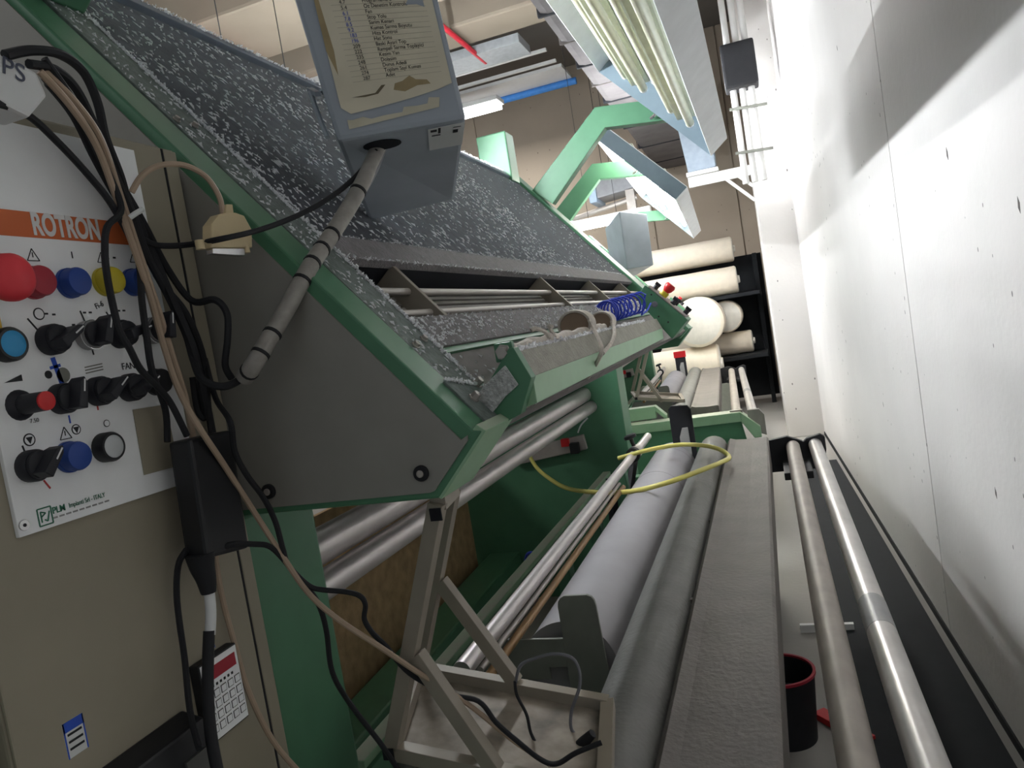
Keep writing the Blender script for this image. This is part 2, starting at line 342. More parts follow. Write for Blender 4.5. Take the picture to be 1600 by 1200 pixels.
# near and far side cheeks: green frame plate with a grey sheet set on it
def cheek(y0, y1, sheet):
    poly = [(-.318, 1.197), (-.388, 1.122), (-1.35, 1.122), (-1.35, 2.1), tuple((T(1.2, 0, 0).x, T(1.2, 0, 0).z)), (AX + .004, AZ + .006)]
    g = MB().xz(poly, y0, y1).build('side_cheek', GREEN, M1, .003)
    if sheet:
        q = [(-.339, 1.193), (-.3395, 1.187), (-.392, 1.132), (-.398, 1.1305), (-1.3, 1.1305), (-1.3, 1.95)]; top = T(1.15, 0, -.012); q.append((top.x, top.z)); lo = T(.004, 0, -.012); q.append((lo.x, lo.z))
        MB().xz(q, y0-.003, y0).build('sheet', SHEET, g)
        for (px, pz) in ((-.404, 1.155), (-.621, 1.152)):
            MB().lathe((px, y0-.003, pz), (0, -1, 0), [(.0095, 0), (.0095, .004), (.0085, .005)]).build('washer', BLACKR, g, sm=True)
            MB().lathe((px, y0-.007, pz), (0, -1, 0), [(.0045, 0), (.0045, .0025), (.0035, .003)], 12).build('screw', STEEL, g)
    return g
cheek(YN, YN+.06, True); cheek(3.50, YF, False)
MB().box((-1.36, .86, 1.12), (-1.34, 3.50, 2.08)).build('rear_light_block', SHEET, M1)  # added unseen sheet, keeps light out of the space under the table
MB().xz([(-1.35, 2.06), (-1.35, 2.08), (-1.10, 2.045), (-1.10, 2.025)], .86, 3.50).build('top_light_block', SHEET, M1)  # added to cut the batten light that falls behind the table
# sloped side channels and dusty flange strips with bolts
slab(MB(), -.005, 1.2, .806, .862, -.05, .0).build('edge_channel', mat('dusty_green_channel', (92, 122, 106), .6, noise=.15, scale=30), M1, .002)
fl = slab(MB(), .0, 1.15, .864, .935, -.05, .004).build('edge_flange', FLANGE, M1, .0015)
slab(MB(), -.005, 1.2, 3.44, 3.60, -.05, .012).build('edge_channel', GREEN, M1, .003)
for u, y in ((.141,.876), (.150,.915), (.118,.833), (.605,.872), (.603,.905), (.90,.876)):
    n0 = .005 if y > .86 else 0
    p = T(u, y, n0); MB().lathe(p, (NX, 0, NZ), [(.0062, 0), (.0062, .0015), (.0045, .0016), (.0045, .005), (.004, .0056)], 6).build('bolt', STEEL, M1)
# table, its slot and apron
tb = slab(MB(), .335, 1.035, .93, 3.44, -.02, 0).build('table', TABLE, M1, .001)
slab(MB(), .322, .375, .935, 3.44, -.012, .003).build('table_lip', APRON, M1, .001)
slab(MB(), 1.035, 1.065, .90, 3.46, -.03, .012).build('top_bar', mat('dark_top_bar', (84, 92, 104), .5), M1, .002)
MB().prism([T(.335, .94, -.012), T(.335, .94, -.16), T(.17, .94, -.16), T(.17, .94, -.155), T(.325, .94, -.155), T(.325, .94, -.012)], (0, 2.5, 0)).build('slot_box', BLACKM, M1)
slab(MB(), .17, .20, .94, 3.44, -.16, -.02).build('slot_front', LOUVER, M1)
for k in range(9):
    u = .195 + .0125*k
    slab(MB(), u, u+.007, .94, 3.44, -.050, -.043).build('louvre', LOUVER, M1)
for u in (.226, .276):
    MB().cyl(T(u, .94, -.02), T(u, 3.44, -.02), .006, seg=12).build('slot_rod', STEEL, M1, sm=True)
for y in (1.10, 1.95, 2.55, 3.15):
    slab(MB(), .19, .325, y, y+.012, -.07, -.006).build('slot_rib', TUBEB, M1, .001)
slab(MB(), .135, .195, .937, 3.44, -.02, .003).build('apron', APRON, M1, .001)
slab(MB(), .125, .134, .937, 3.44, -.03, .0).build('trim_strip', GREEN, M1)
slab(MB(), .0, .124, .937, 3.44, -.03, -.004).build('lower_sheet', mat('dusty_lower_sheet', (118, 114, 112), .8, noise=.12, scale=40), M1)
# near corner angle with heavy bolts
cp = MB().prism([T(.075, .842, .004), T(.075, .905, .004), T(.045, .935, .004), T(-.01, .935, .004), T(-.01, .842, .004)], (NX*.006, 0, NZ*.006)).build('corner_plate', FLANGE, M1, .001)
for u, y in ((.038,.868), (.056,.915)):
    p = T(u, y, .010); MB().lathe(p, (NX, 0, NZ), [(.0075, 0), (.0075, .002), (.0055, .0021), (.0055, .009), (.0048, .0098)], 6).build('bolt', STEEL, cp)
# front beam between the cheeks, set slightly askew
def skew(y): return -.0226 * (y - .905)
sec = [(-.300, 1.273), (-.297, 1.276), (-.283, 1.243), (-.283, 1.209), (-.300, 1.205), (-.318, 1.235)]
y0, y1 = .905, 2.50
MB().add([(x+skew(y0), y0, z) for x, z in sec] + [(x+skew(y1), y1, z-.004) for x, z in sec],
         [tuple(range(6)), tuple(range(6, 12))] + [(i, (i+1) % 6, 6+(i+1) % 6, 6+i) for i in range(6)]).build('front_beam', GREENLIT, M1, .0015)
MB().add([(-.2965+skew(y0), y0, 1.2770), (-.2822+skew(y0), y0, 1.2436), (-.2822+skew(y1), y1, 1.2396), (-.2965+skew(y1), y1, 1.2730), (-.3005+skew(y0), y0, 1.2735), (-.2845+skew(y0), y0, 1.2420), (-.2845+skew(y1), y1, 1.2380), (-.3005+skew(y1), y1, 1.2695)], [(0,1,2,3), (7,6,5,4), (0,4,5,1), (1,5,6,2), (2,6,7,3), (3,7,4,0)]).build('dust_layer', mat('beam_dust', (160, 158, 148), .95, noise=.12, scale=50, bump=.4, bscale=200), M1)
MB().xz([(-.302, 1.283), (-.296, 1.283), (-.279, 1.243), (-.300, 1.200), (-.322, 1.192), (-.366, 1.214), (-.352, 1.226)], .885, .905).build('beam_bracket', GREEN, M1, .001)
MB().prism([(-0.362, 0.884, 1.224), (-0.330, 0.884, 1.249), (-0.309, 0.884, 1.263), (-0.296, 0.884, 1.237), (-0.316, 0.884, 1.224), (-0.345, 0.884, 1.198)], (0, -.004, 0)).build('lint_cake', mat('caked_lint', (196, 198, 196), .95, noise=.35, scale=240, bump=.8, bscale=260), M1, .0012)
# fold of the front lower edge next to the near cheek
MB().prism([(-.3165, .8005, 1.1955), (-.3865, .8005, 1.1205), (-.396, .8005, 1.129), (-.327, .8005, 1.204)], (0, .105, 0)).build('front_fold', GREENLIT, M1, .001)
# legs, back board, floor beam
MB().box((-.80, .79, 0), (-.672, .955, 1.122)).build('leg', GREEN, M1, .006)
MB().box((-1.52, 3.43, 0), (-.672, 3.60, 1.13)).build('far_leg_wall', GREEN, M1, .006)
MB().box((-.80, 3.52, 1.12), (-.66, 3.60, 1.2)).build('leg_cap', GREEN, M1)
MB().box((-1.53, .96, .0), (-1.51, 3.42, .80)).build('back_board', BOARD, M1, .002)
MB().beam((-1.36, .9, .09), (-1.36, 3.43, .16), .16, .16).build('floor_beam', GREEN, M1, .01)
MB().beam((-1.52, .86, .05), (-.7, .86, .05), .1, .1).build('foot_beam', GREEN, M1, .01)
# twin guide tubes under the table
MB().cyl((-.84, .9, .965), (-.84, 3.43, .965), .034, seg=28).build('guide_tube', ALU, M1, sm=True)
MB().cyl((-.815, .9, .905), (-.815, 3.43, .905), .028, seg=28).build('guide_tube', ALU, M1, sm=True)
# sensor bracket fixed on the far leg wall
sb = MB().beam((-1.233, 3.400, 0.708), (-0.860, 3.400, 0.750), .03, .07).build('sensor_bracket', STEEL, M1, .004)
MB().box(tuple(Vector((-0.952, 3.390, 0.758)) - Vector((.02, .02, .018))), tuple(Vector((-0.952, 3.390, 0.758)) + Vector((.02, .02, .018)))).build('sensor_lens', RED, sb, .003)
MB().box(tuple(Vector((-0.908, 3.370, 0.730)) - Vector((.02, .02, .025))), tuple(Vector((-0.908, 3.370, 0.730)) + Vector((.02, .02, .025)))).build('sensor_clamp', BLACK, sb, .003)
# lint lying on the table and flange
def lint(name, n, u0, u1, y0, y1, h, parent, lmin, lmax, wmin, wmax):
    mb = MB()
    for k in range(n):
        u = random.uniform(u0, u1); y = y0 + (y1-y0) * random.random() ** 1.5; l = random.uniform(lmin, lmax) * random.choice((.5, .7, 1, 1, 1.6)); wd = random.uniform(wmin, wmax)
        a = random.gauss(-.28, .24); ca, sa = math.cos(a), math.sin(a); hh = h + random.uniform(.0012, .0038)
        def q(s_, t_, n_): return T(u + ca*s_ - sa*t_, y + sa*s_ + ca*t_, n_)
        mb.add([q(-l, 0, h), q(0, -wd, h), q(l, 0, h), q(0, wd, h), q(random.uniform(-.3, .3)*l, 0, hh)], [(0,1,4), (1,2,4), (2,3,4), (3,0,4)])
    o = mb.build(name, LINT, parent); o['kind'] = 'stuff'; o['label'] = 'white lint flecks'; return o
lint('lint', 2700, .345, 1.03, .94, 2.5, 0, tb, .002, .007, .0004, .0010)
lint('lint', 650, .345, 1.03, 2.0, 3.4, 0, tb, .002, .005, .0006, .0013)
lint('lint', 420, .0, 1.1, .866, .932, .0042, fl, .0015, .005, .0004, .0009)
lint('lint', 900, .137, .193, .94, 3.2, .003, M1, .0012, .0035, .0005, .0011)
lint('lint', 120, .0, .12, .94, 1.6, -.004, M1, .0015, .004, .0006, .0012)
def lint_edge(a, b, n, r, parent):
    mb = MB()
    for k in range(n):
        p = a.lerp(b, random.random()) + Vector((random.gauss(0, r*.6), random.gauss(0, r*.5), random.gauss(0, r*.5))); s_ = r * random.choice((.5, .7, .8, 1, 1.3, 2.0))
        vs = [p + Vector((random.gauss(0, 1), random.gauss(0, 1), random.gauss(0, 1))).normalized() * s_ for _ in range(4)]
        mb.add(vs, [(0,1,2), (0,2,3), (0,3,1), (1,3,2)])
    o = mb.build('lint', LINT, parent); o['kind'] = 'stuff'; o['label'] = 'white lint fringe'
lint_edge(T(.0, .934, .006), T(1.1, .934, .006), 4200, .0017, fl)
lint_edge(T(1.06, .92, .013), T(1.06, 3.4, .013), 1800, .003, M1)
lint_edge(T(.377, .95, .003), T(.377, 3.4, .003), 700, .0015, M1)
lint_edge(T(.324, .95, .003), T(.324, 2.3, .003), 500, .0022, M1)
lint_edge(T(.195, .95, .003), T(.195, 3.3, .003), 600, .0015, M1)
lint_edge(T(.075, .845, .012), T(.05, .93, .012), 250, .0018, M1)
lint_edge(Vector((-.300, .91, 1.279)), Vector((-.300-.029, 2.2, 1.276)), 900, .0028, M1)

# lamp arms of the near and far end
def arm(y0, y1):
    c = [(-.955, 1.95), (-.60, 2.255), (-.26, 2.215)]
    c2 = [(-.865, 1.87), (-.568, 2.155), (-.27, 2.12)]
    MB().xz([c[0], c[1], c[2], c2[2], c2[1], c2[0]], y0, y1).build('lamp_arm', GREEN, M1, .003)
    MB().cyl((-.31, y0-.03, 2.17), (-.31, y0, 2.17), .02, seg=16).build('clamp_bolt', STEEL, M1, sm=True)
    MB().tube([(-.36, y0-.02, 2.14), (-.33, y0-.03, 2.16), (-.315, y0-.03, 2.23), (-.33, y0-.03, 2.255), (-.345, y0-.03, 2.245)], .007, 8).build('clamp_lever', CHROME, M1, sm=True)
arm(3.50, 3.56); arm(.82, .88)

# ---- work lamp of the machine
LB = Vector((-.125, 0, 1.902)); LA = Vector((-.535, 0, 2.356)); LC = Vector((-.052, 0, 1.959)); ln = (LC - LB); LD = LA + ln * .9
def work_lamp(label, tubemat):
    t = thing('work_lamp', label, 'lamp', (-.3, 2.0, 1.9), 'lamp troughs over the sloped tables'); ya, yb = .55, 3.35; th = .004
    def wall(p, q, name, m, par=t, k0=ya, k1=yb):
        d = (q - p).normalized(); nn = Vector((d.z, 0, -d.x)) * th
        r = [Vector((v.x, k0, v.z)) for v in (p, q, q + nn, p + nn)]
        return MB().prism(r, (0, k1-k0, 0)).build(name, m, par)
    LBi = LB + ln; LAi = LA + ln*.35
    wall(LB, LC, 'side_lip', LAMPG)
    wall(LC, LC + (LD - LC), 'reflector_back', LAMPG)
    wall(LA, LD, 'side_lip', LAMPG)
    mid = LB.lerp(LA, .5)
    for yy in (ya, yb - .003):
        MB().prism([Vector((v.x, yy, v.z)) for v in (LB, LC, LD, LA)], (0, .003, 0)).build('end_plate', LAMPIN, t)
    up = ln.normalized()
    for f in (.22, .38, .62, .78):
        c = LB.lerp(LA, f) + ln * .45
        for s in range(1):
            y0 = ya + .08; tb_ = MB().cyl((c.x, y0, c.z), (c.x, y0+2.6, c.z), .017, seg=16).build('tube', tubemat, t, sm=True)
            for e in (y0-.02, y0+2.6): MB().cyl((c.x, e, c.z), (c.x, e+.02, c.z), .0175, seg=12).build('end_cap', METALW, tb_)
    for f in (.3, .7):
        c = LB.lerp(LA, f) + ln * .72
        MB().box((c.x-.04, ya+.06, c.z-.02), (c.x+.04, yb-.06, c.z+.02)).build('ballast_cover', mat('lamp_cover_glass', (196, 200, 176), .3), t, .008)
    return t
WL1 = work_lamp('big grey trough lamp with unlit tubes at the top of the picture', TUBEOFF)

# ---- computer box hung in front of the table
BX = thing('computer_box', 'grey steel computer box with a stained handwritten paper list', 'computer box', (-0.491, 1.016, 1.570), 'computer boxes beside the sloped tables')
nl, nr = Vector((-0.490, 0.890, 1.583)), Vector((-0.329, 0.945, 1.584)); tl, tr = Vector((-0.480, 0.821, 1.765)), Vector((-0.318, 0.875, 1.741))
bl, br = Vector((-0.635, 1.218, 1.537)), Vector((-0.488, 1.270, 1.551))
_x = (nr - nl).normalized(); _n = _x.cross(tl - nl).normalized(); tr = tr - _n * (tr - nl).dot(_n); br = br
upv = (tl - nl)
MB().hexa([nl, nr, br, bl, nl + upv*1.9, nr + (tr-nr)*1.9, br + upv*1.9, bl + upv*1.9]).build('case', GREYP, BX, .006)
fx = (nr - nl).normalized(); fy = (tl - nl); fy = (fy - fx*fy.dot(fx)).normalized(); fn = fx.cross(fy).normalized()
if fn.y > 0: fn = -fn
def F(px, py, h=.001): return nl + fx*px + fy*py + fn*h
W_ = (nr - nl).length
# skewed to follow the tapering face
def FQ(u, v, h=.001):
    a = nl.lerp(nr, u); b = tl.lerp(tr, u); return a.lerp(b, v) + fn*h
def sheetq(name, pts, m, h, parent, thick=.0006):
    return MB().prism([FQ(u, v, h) for u, v in pts], fn*thick).build(name, m, parent)
pp = sheetq('paper_list', [(.10, .20), (.16, .155), (.40, .175), (.62, .20), (.84, .235), (.955, .265), (.955, .60), (.955, 1.1), (.17, 1.1), (.12, .6)], PAPER, .001, BX)
sheetq('torn_strip', [(.115, .06), (.82, .115), (.84, .18), (.76, .19), (.74, .15), (.66, .145), (.56, .15), (.54, .118), (.40, .115), (.30, .105), (.24, .125), (.16, .115), (.12, .12)], PAPER2, .0008, BX)
sheetq('stain', [(.52, .27), (.60, .25), (.70, .28), (.80, .28), (.78, .31), (.70, .32), (.66, .35), (.60, .32), (.54, .31)], STAIN, .0018, pp, .0002)
sheetq('stain', [(.115, .55), (.15, .40), (.17, .55), (.165, .9), (.14, .95)], STAIN, .0018, pp, .0002)
sheetq('tear', [(.20, .255), (.38, .265), (.44, .31), (.47, .31), (.40, .258), (.3, .248)], mat('torn_shadow', (120, 110, 90), .9), .0018, pp, .0002)
sheetq('tear', [(.76, .80), (.80, .85), (.89, .84), (.89, .78), (.84, .80)], GREYP, .0018, pp, .0002)
rows = ['Besik Servisi', 'Programlama 8', 'Oz Denetim Kontrolu', 'Fan', 'Stop Yolu', 'Sarim Kenari', 'Kumas Sarma Boyutu', 'Hiza Kontrol', 'Hat Sonu', 'Baski Ayari Top', 'Rampali Sarma Toplayici', 'Kesim Yan', 'Dolasim', 'Durus Adedi', 'Toplam Sayi Kumas', 'Adet']
for i, s in enumerate(rows):
    v = .86 - i * .0335
    q = FQ(.46 + .03*i/15, v, .0019); text('handwriting', s, q, FQ(.9, v+.004) - FQ(.46, v), fy, .0062, INK, pp, .0001, .95)
    text('handwriting', str(92 + 13*i) if i > 6 else '%d.%d' % (i+3, (i*7) % 10), FQ(.30 + .02*i/15, v-.004, .0019), FQ(.9, v+.004) - FQ(.46, v), fy, .0062, BLUEINK if 2 < i < 9 else INK, pp, .0001)
    sheetq('ruled_line', [(.24, v-.010), (.90, v-.006), (.90, v-.0045), (.24, v-.0085)], mat('faint_ruling', (150, 142, 122), .8), .0017, pp, .0001)
# underside details
un = (nr - nl).cross(bl - nl).normalized()
if un.z > 0: un = -un
def UQ(u, v, h=.0008): return nl.lerp(nr, u).lerp(bl.lerp(br, u), v) + un*h
MB().prism([UQ(.70, .03), UQ(.99, .02), UQ(.99, .24), UQ(.71, .24)], un*.0006).build('serial_label', LABELW, BX)
for a, b, c, d in ((.72,.77,.04,.06), (.78,.80,.03,.08), (.73,.80,.09,.10), (.90,.94,.07,.10), (.90,.96,.045,.05)):
    MB().prism([UQ(a, c, .0015), UQ(b, c, .0015), UQ(b, d, .0015), UQ(a, d, .0015)], un*.0002).build('label_print', INK, BX)
hc = UQ(.33, .10, .0002); e1 = (nr-nl).normalized(); e2 = un.cross(e1).normalized()
MB().prism([hc + e1*.026*math.cos(2*PI*i/20) + e2*.016*math.sin(2*PI*i/20) for i in range(20)], un*.001).build('cable_hole', BLACKM, BX)
MB().tube([(-0.557, 0.958, 1.678), (-0.550, 0.949, 1.670), (-0.528, 0.922, 1.628), (-0.511, 0.904, 1.595)], .0035, 8).build('hanging_hook', GREYP, BX, sm=True)
MB().beam((-0.567, 0.976, 1.690), (-0.526, 0.925, 1.661), .008, .006).build('hook_plate', GREYP, BX)

# ---- roll cradle: curved feeding bed, driven roller, end plates
RC = thing('roll_cradle', 'dusty roll-feeding bed with grey roller under the nearer sloped table', 'roll cradle', (-.3, 2.1, 0), 'roll cradles')
hump = []
for k in range(11):
    a = PI*.98 - (PI*.78)*k/10
    hump.append((-.288 + .062*math.cos(a), .650 + .060*math.sin(a)))
hump = [(-.348, .60)] + hump + [(-.229, .664), (-.229, .60)]
MB().xz(hump, .74, 3.42).build('curved_cover', TRAY2, RC, sm=True)
flat = [(-.225, .60), (-.225, .676), (-.214, .690), (-.19, .683), (-.12, .678), (-.062, .680), (-.055, .674), (-.055, .56), (-.07, .56), (-.07, .60)]
MB().xz(flat, .74, 3.42).build('flat_bed', TRAY, RC, .001)
for y in (1.6, 2.2): MB().beam((-.2275, y, .665), (-.2275, y+.012, .665), .006, .02).build('seam_clip', TRAY, RC)
rl = MB().cyl((-.462, 1.42, .610), (-.462, 3.36, .610), .100, seg=48).build('feed_roller', ROLLER, RC, sm=True)
for y in (2.78, 3.22): MB().lathe((-.462, y, .610), (0, 1, 0), [(.1004, 0), (.1004, .004)], 48).build('roller_band', mat('band_line', (120, 116, 116), .6), rl)
MB().cyl((-.462, 3.3, .610), (-.462, 3.45, .610), .03).build('shaft', STEEL, RC)
MB().xz([(-.462, .50), (-.462, .750), (-.460, .760), (-.455, .767), (-.446, .772), (-.400, .772), (-.391, .768), (-.386, .761), (-.384, .750), (-.376, .50)], 1.396, 1.404).build('end_plate', DARKPL, RC, .001)
MB().xz([(-.70, .50), (-.70, .60), (-.64, .684), (-.462, .684), (-.462, .625), (-.50, .625), (-.50, .60), (-.57, .60), (-.57, .50)], 1.396, 1.404).build('end_plate', DARKPL, RC, .001)
fp = MB().xz([(-.448, .60), (-.448, .865), (-.435, .880), (-.365, .875), (-.352, .855), (-.352, .62), (-.385, .60)], 3.30, 3.316).build('end_plate', BLACKR, RC, .003)
MB().xz([(-.415, .64), (-.415, .74), (-.40, .78), (-.375, .78), (-.372, .64)], 3.294, 3.30).build('plate_window', mat('plate_gap', (150, 150, 148), .6), fp, .002)
MB().xz([(-.70, .06), (-.12, .06), (-.12, .56), (-.70, .56)], 3.40, 3.46).build('end_frame', GREEN, RC, .004)
# near cross frame with two rails
MB().box((-.64, .50, .60), (.06, .62, .655)).build('cross_rail', GREENLIT, RC, .004)
MB().box((-.64, .62, .66), (-.42, .70, .735)).build('cross_rail', GREENLIT, RC, .004)
MB().prism([(-.42, .62, .735), (-.36, .62, .672), (-.36, .70, .672), (-.42, .70, .735)], (0, 0, -.03)).build('rail_end', GREENLIT, RC)
MB().xz([(-.64, .34), (.10, .34), (.06, .60), (-.64, .60)], .52, .60).build('cross_web', GREEN, RC, .003)
MB().xz([(.06, .655), (.06, .60), (.12, .50), (.16, .50), (.16, .56)], .50, .62).build('rail_end', GREENLIT, RC, .003)
MB().xz([(-.62, .0), (-.55, .0), (-.55, .35), (-.62, .35)], .52, .60).build('foot', GREEN, RC, .004); MB().xz([(-.25, .0), (-.18, .0), (-.18, .35), (-.25, .35)], .52, .60).build('foot', GREEN, RC, .004)
MB().xz([(-.70, 0), (-.63, 0), (-.63, .06), (-.70, .06)], 3.40, 3.46).build('foot', GREEN, RC, .004); MB().xz([(-.25, 0), (-.18, 0), (-.18, .06), (-.25, .06)], 3.40, 3.46).build('foot', GREEN, RC, .004)
# guide rods and channel left of the roller
MB().cyl((-.572, 1.15, .739), (-.572, 3.42, .739), .017, seg=16).build('guide_rod', ALU, RC, sm=True)
MB().cyl((-.548, 1.2, .702), (-.548, 2.6, .702), .009, seg=14).build('guide_rod', BRONZE, RC, sm=True)
MB().cyl((-.560, 1.2, .716), (-.560, 2.6, .716), .006, seg=12).build('guide_rod', STEEL, RC, sm=True)
MB().box((-.80, 1.1, .555), (-.765, 3.4, .60)).build('side_channel', GREENLIT, RC, .003)
MB().box((-.765, 1.1, .54), (-.755, 3.4, .585)).build('side_channel', GREEN, RC, .002)
for y in (1.85, 2.25, 2.75):
    MB().box((-.60, y, .45), (-.565, y+.05, .728)).build('rod_post', GREEN, RC, .003)
cg = MB().lathe((-.572, 3.02, .739), (0, 1, 0), [(.020, 0), (.027, .01), (.027, .07), (.020, .085)], 24).build('clamp_collar', STEEL, RC, sm=True)
MB().lathe((-.575, 3.06, .765), (-.25, 0, 1), [(.008, 0), (.008, .03), (.026, .034), (.026, .046), (.02, .05)], 14).build('clamp_knob', BLACK, cg, sm=True)
MB().beam((-.575, 3.03, .72), (-.60, 2.95, .60), .02, .03).build('clamp_stem', BLACK, cg); MB().lathe((-.572, 2.99, .739), (0, 1, 0), [(.029, 0), (.029, .03)], 24).build('clamp_ring', BLACKR, cg, sm=True)
MB().beam((-.592, 2.62, .735), (-.602, 2.6, .52), .022, .03).build('sensor_stem', BLACK, RC)

# ---- outer guide rollers
GR = thing('guide_roller_pair', 'two long dusty steel rollers on black brackets beside the right wall', 'guide rollers', (.08, 2, 0), 'guide roller pairs')
MB().cyl((.040, .56, .625), (.040, 3.43, .625), .028, seg=32).build('roller', mat('dusty_roller', (158, 150, 142), .5, noise=.12, scale=14, metal=.15), GR, sm=True)
r2 = MB().cyl((.130, .56, .625), (.130, 3.43, .625), .027, seg=32).build('roller', mat('worn_steel_roller', (188, 184, 180), .3, noise=.14, scale=10, metal=.5), GR, sm=True)
MB().cyl((.130, 1.52, .625), (.130, 1.66, .625), .0275, seg=32).build('tape_patch', SILVER, r2, sm=True)
b = MB().xz([(-.21, .52), (.155, .52), (.172, .60), (.172, .655), (.155, .668), (.10, .655), (.085, .642), (.06, .655), (.02, .672), (-.21, .640)], 3.425, 3.455).build('bracket', BLACKR, GR, .003)
MB().box((-.20, 3.414, .0), (-.15, 3.436, .52)).build('bracket_leg', BLACKR, b, .002)
MB().box((.005, .53, .656), (.075, .56, .665)).build('bearing_seat', STEEL, GR, .002); 
MB().xz([(.10, .655), (.10, .54), (.19, .50), (.19, .62), (.165, .655)], .545, .575).build('bracket', SHEET, GR, .003)
MB().xz([(.005, .66), (.005, .58), (.075, .58), (.075, .66)], .545, .56).build('bracket', SHEET, GR, .003)
MB().box((-.01, 3.15, .545), (.10, 3.4, .575)).build('bearing_block', BLACK, GR, .004)

# ---- tilted tube shelf bracket hanging at the near corner
SB = thing('shelf_bracket', 'beige square-tube shelf bracket with dirty tray hanging at the near machine corner', 'shelf bracket', (-0.427, 0.950, 0.769), 'square-tube shelf brackets')
s_ = .02
def ST(a, b, name='post', up=(0, 1, 0), m=TUBEB): return MB().beam(a, b, s_, s_, up).build(name, m, SB, .001)
a0, a1 = (-0.421, 0.860, 1.103), (-0.551, 0.860, 0.770); b0, b1 = (-0.485, 1.050, 1.078), (-0.597, 1.050, 0.791)
c1, d1 = (-0.264, 0.860, 0.717), (-0.294, 1.050, 0.735)
ST(a0, a1); ST(b0, b1); ST(a0, b0, 'top_rail', (0, 0, 1))
ST(b1, d1, 'base_rail'); ST(a1, c1, 'base_rail'); ST(c1, d1, 'end_rail', (0, 0, 1)); ST(a1, b1, 'end_rail', (0, 0, 1))
ST((-0.489, 0.860, 0.904), (-0.393, 0.860, 0.728), 'brace'); ST((-0.532, 1.050, 0.935), (-0.434, 1.050, 0.769), 'brace')
va1, vb1, vc1, vd1 = Vector(a1), Vector(b1), Vector(c1), Vector(d1)
MB().prism([va1 + Vector((0, 0, -.006)), vc1 + Vector((0, 0, -.006)), vd1 + Vector((0, 0, -.006)), vb1 + Vector((0, 0, -.006))], (0, 0, -.004)).build('tray_sheet', mat('stained_tray', (142, 132, 120), .7, noise=.45, scale=22), SB)
for e in (Vector(a0), va1):
    d = Vector((0, -1, 0)); MB().beam(e + d*.010 - Vector((0, 0, .012)) if e == Vector(a0) else e + d*.010, (e + d*.012 - Vector((0, 0, .012))) if e == Vector(a0) else e + d*.012, .016, .016).build('tube_plug', BLACKM, SB)

# ---- small control box at the far end of the front beam
CB = thing('beam_control_box', 'green tilted control box with red stop button at the front beam end', 'control box', (-0.304, 2.500, 1.264), 'tilted control boxes')
A_, B_, C_, D_ = [Vector(p) for p in ((-0.353, 2.500, 1.388), (-0.390, 2.500, 1.350), (-0.293, 2.500, 1.199), (-0.234, 2.500, 1.253))]
MB().prism([A_, B_, C_, D_], (0, .13, 0)).build('case', GREEN, CB, .003)
ud = (A_ - D_).normalized(); nd = Vector((-ud.z, 0, ud.x)); nd = nd if nd.x > 0 else -nd
MB().prism([D_ + nd*.001 + ud*.012, A_ + nd*.001 - ud*.012, A_ + nd*.001 - ud*.012 + Vector((0, .125, 0)), D_ + nd*.001 + ud*.012 + Vector((0, .125, 0))], nd*.003).build('face_plate', mat('dusty_face_plate', (150, 142, 138), .6), CB)
def onbox(f, y): return D_.lerp(A_, f) + Vector((0, y, 0)) + nd*.004
es = MB().lathe(onbox(.66, .06), nd, [(.015, 0), (.015, .016)], 20).build('stop_collar', YELLOW, CB, sm=True)
MB().lathe(onbox(.66, .06) + nd*.016, nd, [(.010, 0), (.016, .009), (.019, .022), (.015, .030), (.0, .031)], 20).build('stop_button', RED, CB, sm=True)
for f, y in ((.42, .05), (.40, .10), (.86, .07), (.14, .08)):
    k = MB().lathe(onbox(f, y), nd, [(.009, 0), (.009, .009), (.008, .013)], 16).build('selector', KNOB, CB, sm=True)
    MB().beam(onbox(f, y) + nd*.018 - ud*.010, onbox(f, y) + nd*.018 + ud*.010, .007, .011, nd).build('selector_handle', KNOB, k, .001)
MB().lathe(A_.lerp(C_, .36) - Vector((0, .001, 0)), (0, -1, 0), [(.010, 0), (.010, .003), (.007, .004), (.007, .009)], 20).build('cable_gland', GREYC, CB, sm=True)
for f, g in ((.2, .2), (.55, .75), (.75, .62)):
    MB().lathe(A_.lerp(D_, f).lerp(B_.lerp(C_, f), g), (0, -1, 0), [(.003, 0), (.003, .002)], 8).build('screw', BLACK, CB)

# ================================================================== copies: the machine farther along the aisle
ROT = Matrix.Rotation(math.radians(2.7), 4, 'Z'); MV = Matrix.Translation((-.24, 3.92, 0)) @ ROT
for o, lab in ((M1, 'farther green fabric inspection machine standing behind the first, before the fabric rolls'), (BX, 'grey steel computer box on the farther machine, white lit side showing'),
               (RC, 'dusty roll-feeding bed with light green rails under the farther machine'), (GR, 'two shorter-looking rollers at the farther machine, behind the light green rails'),
               (SB, 'thin square-tube shelf bracket seen small under the farther machine'), (CB, 'tilted control box of the farther machine, mostly hidden')):
    c = copy_tree(o, MV); c['label'] = lab
    if o == BX:      # the farther box carries no paper list
        for ch in [x for x in COL.objects if x.parent == c and x.name.split('.')[0] != 'case']:
            for g in [x for x in COL.objects if x.parent == ch]: bpy.data.objects.remove(g)
            bpy.data.objects.remove(ch)
WL2 = work_lamp('pale trough lamp with lit tubes over the farther machine', TUBEON)
WL2.matrix_world = MV @ WL2.matrix_basis

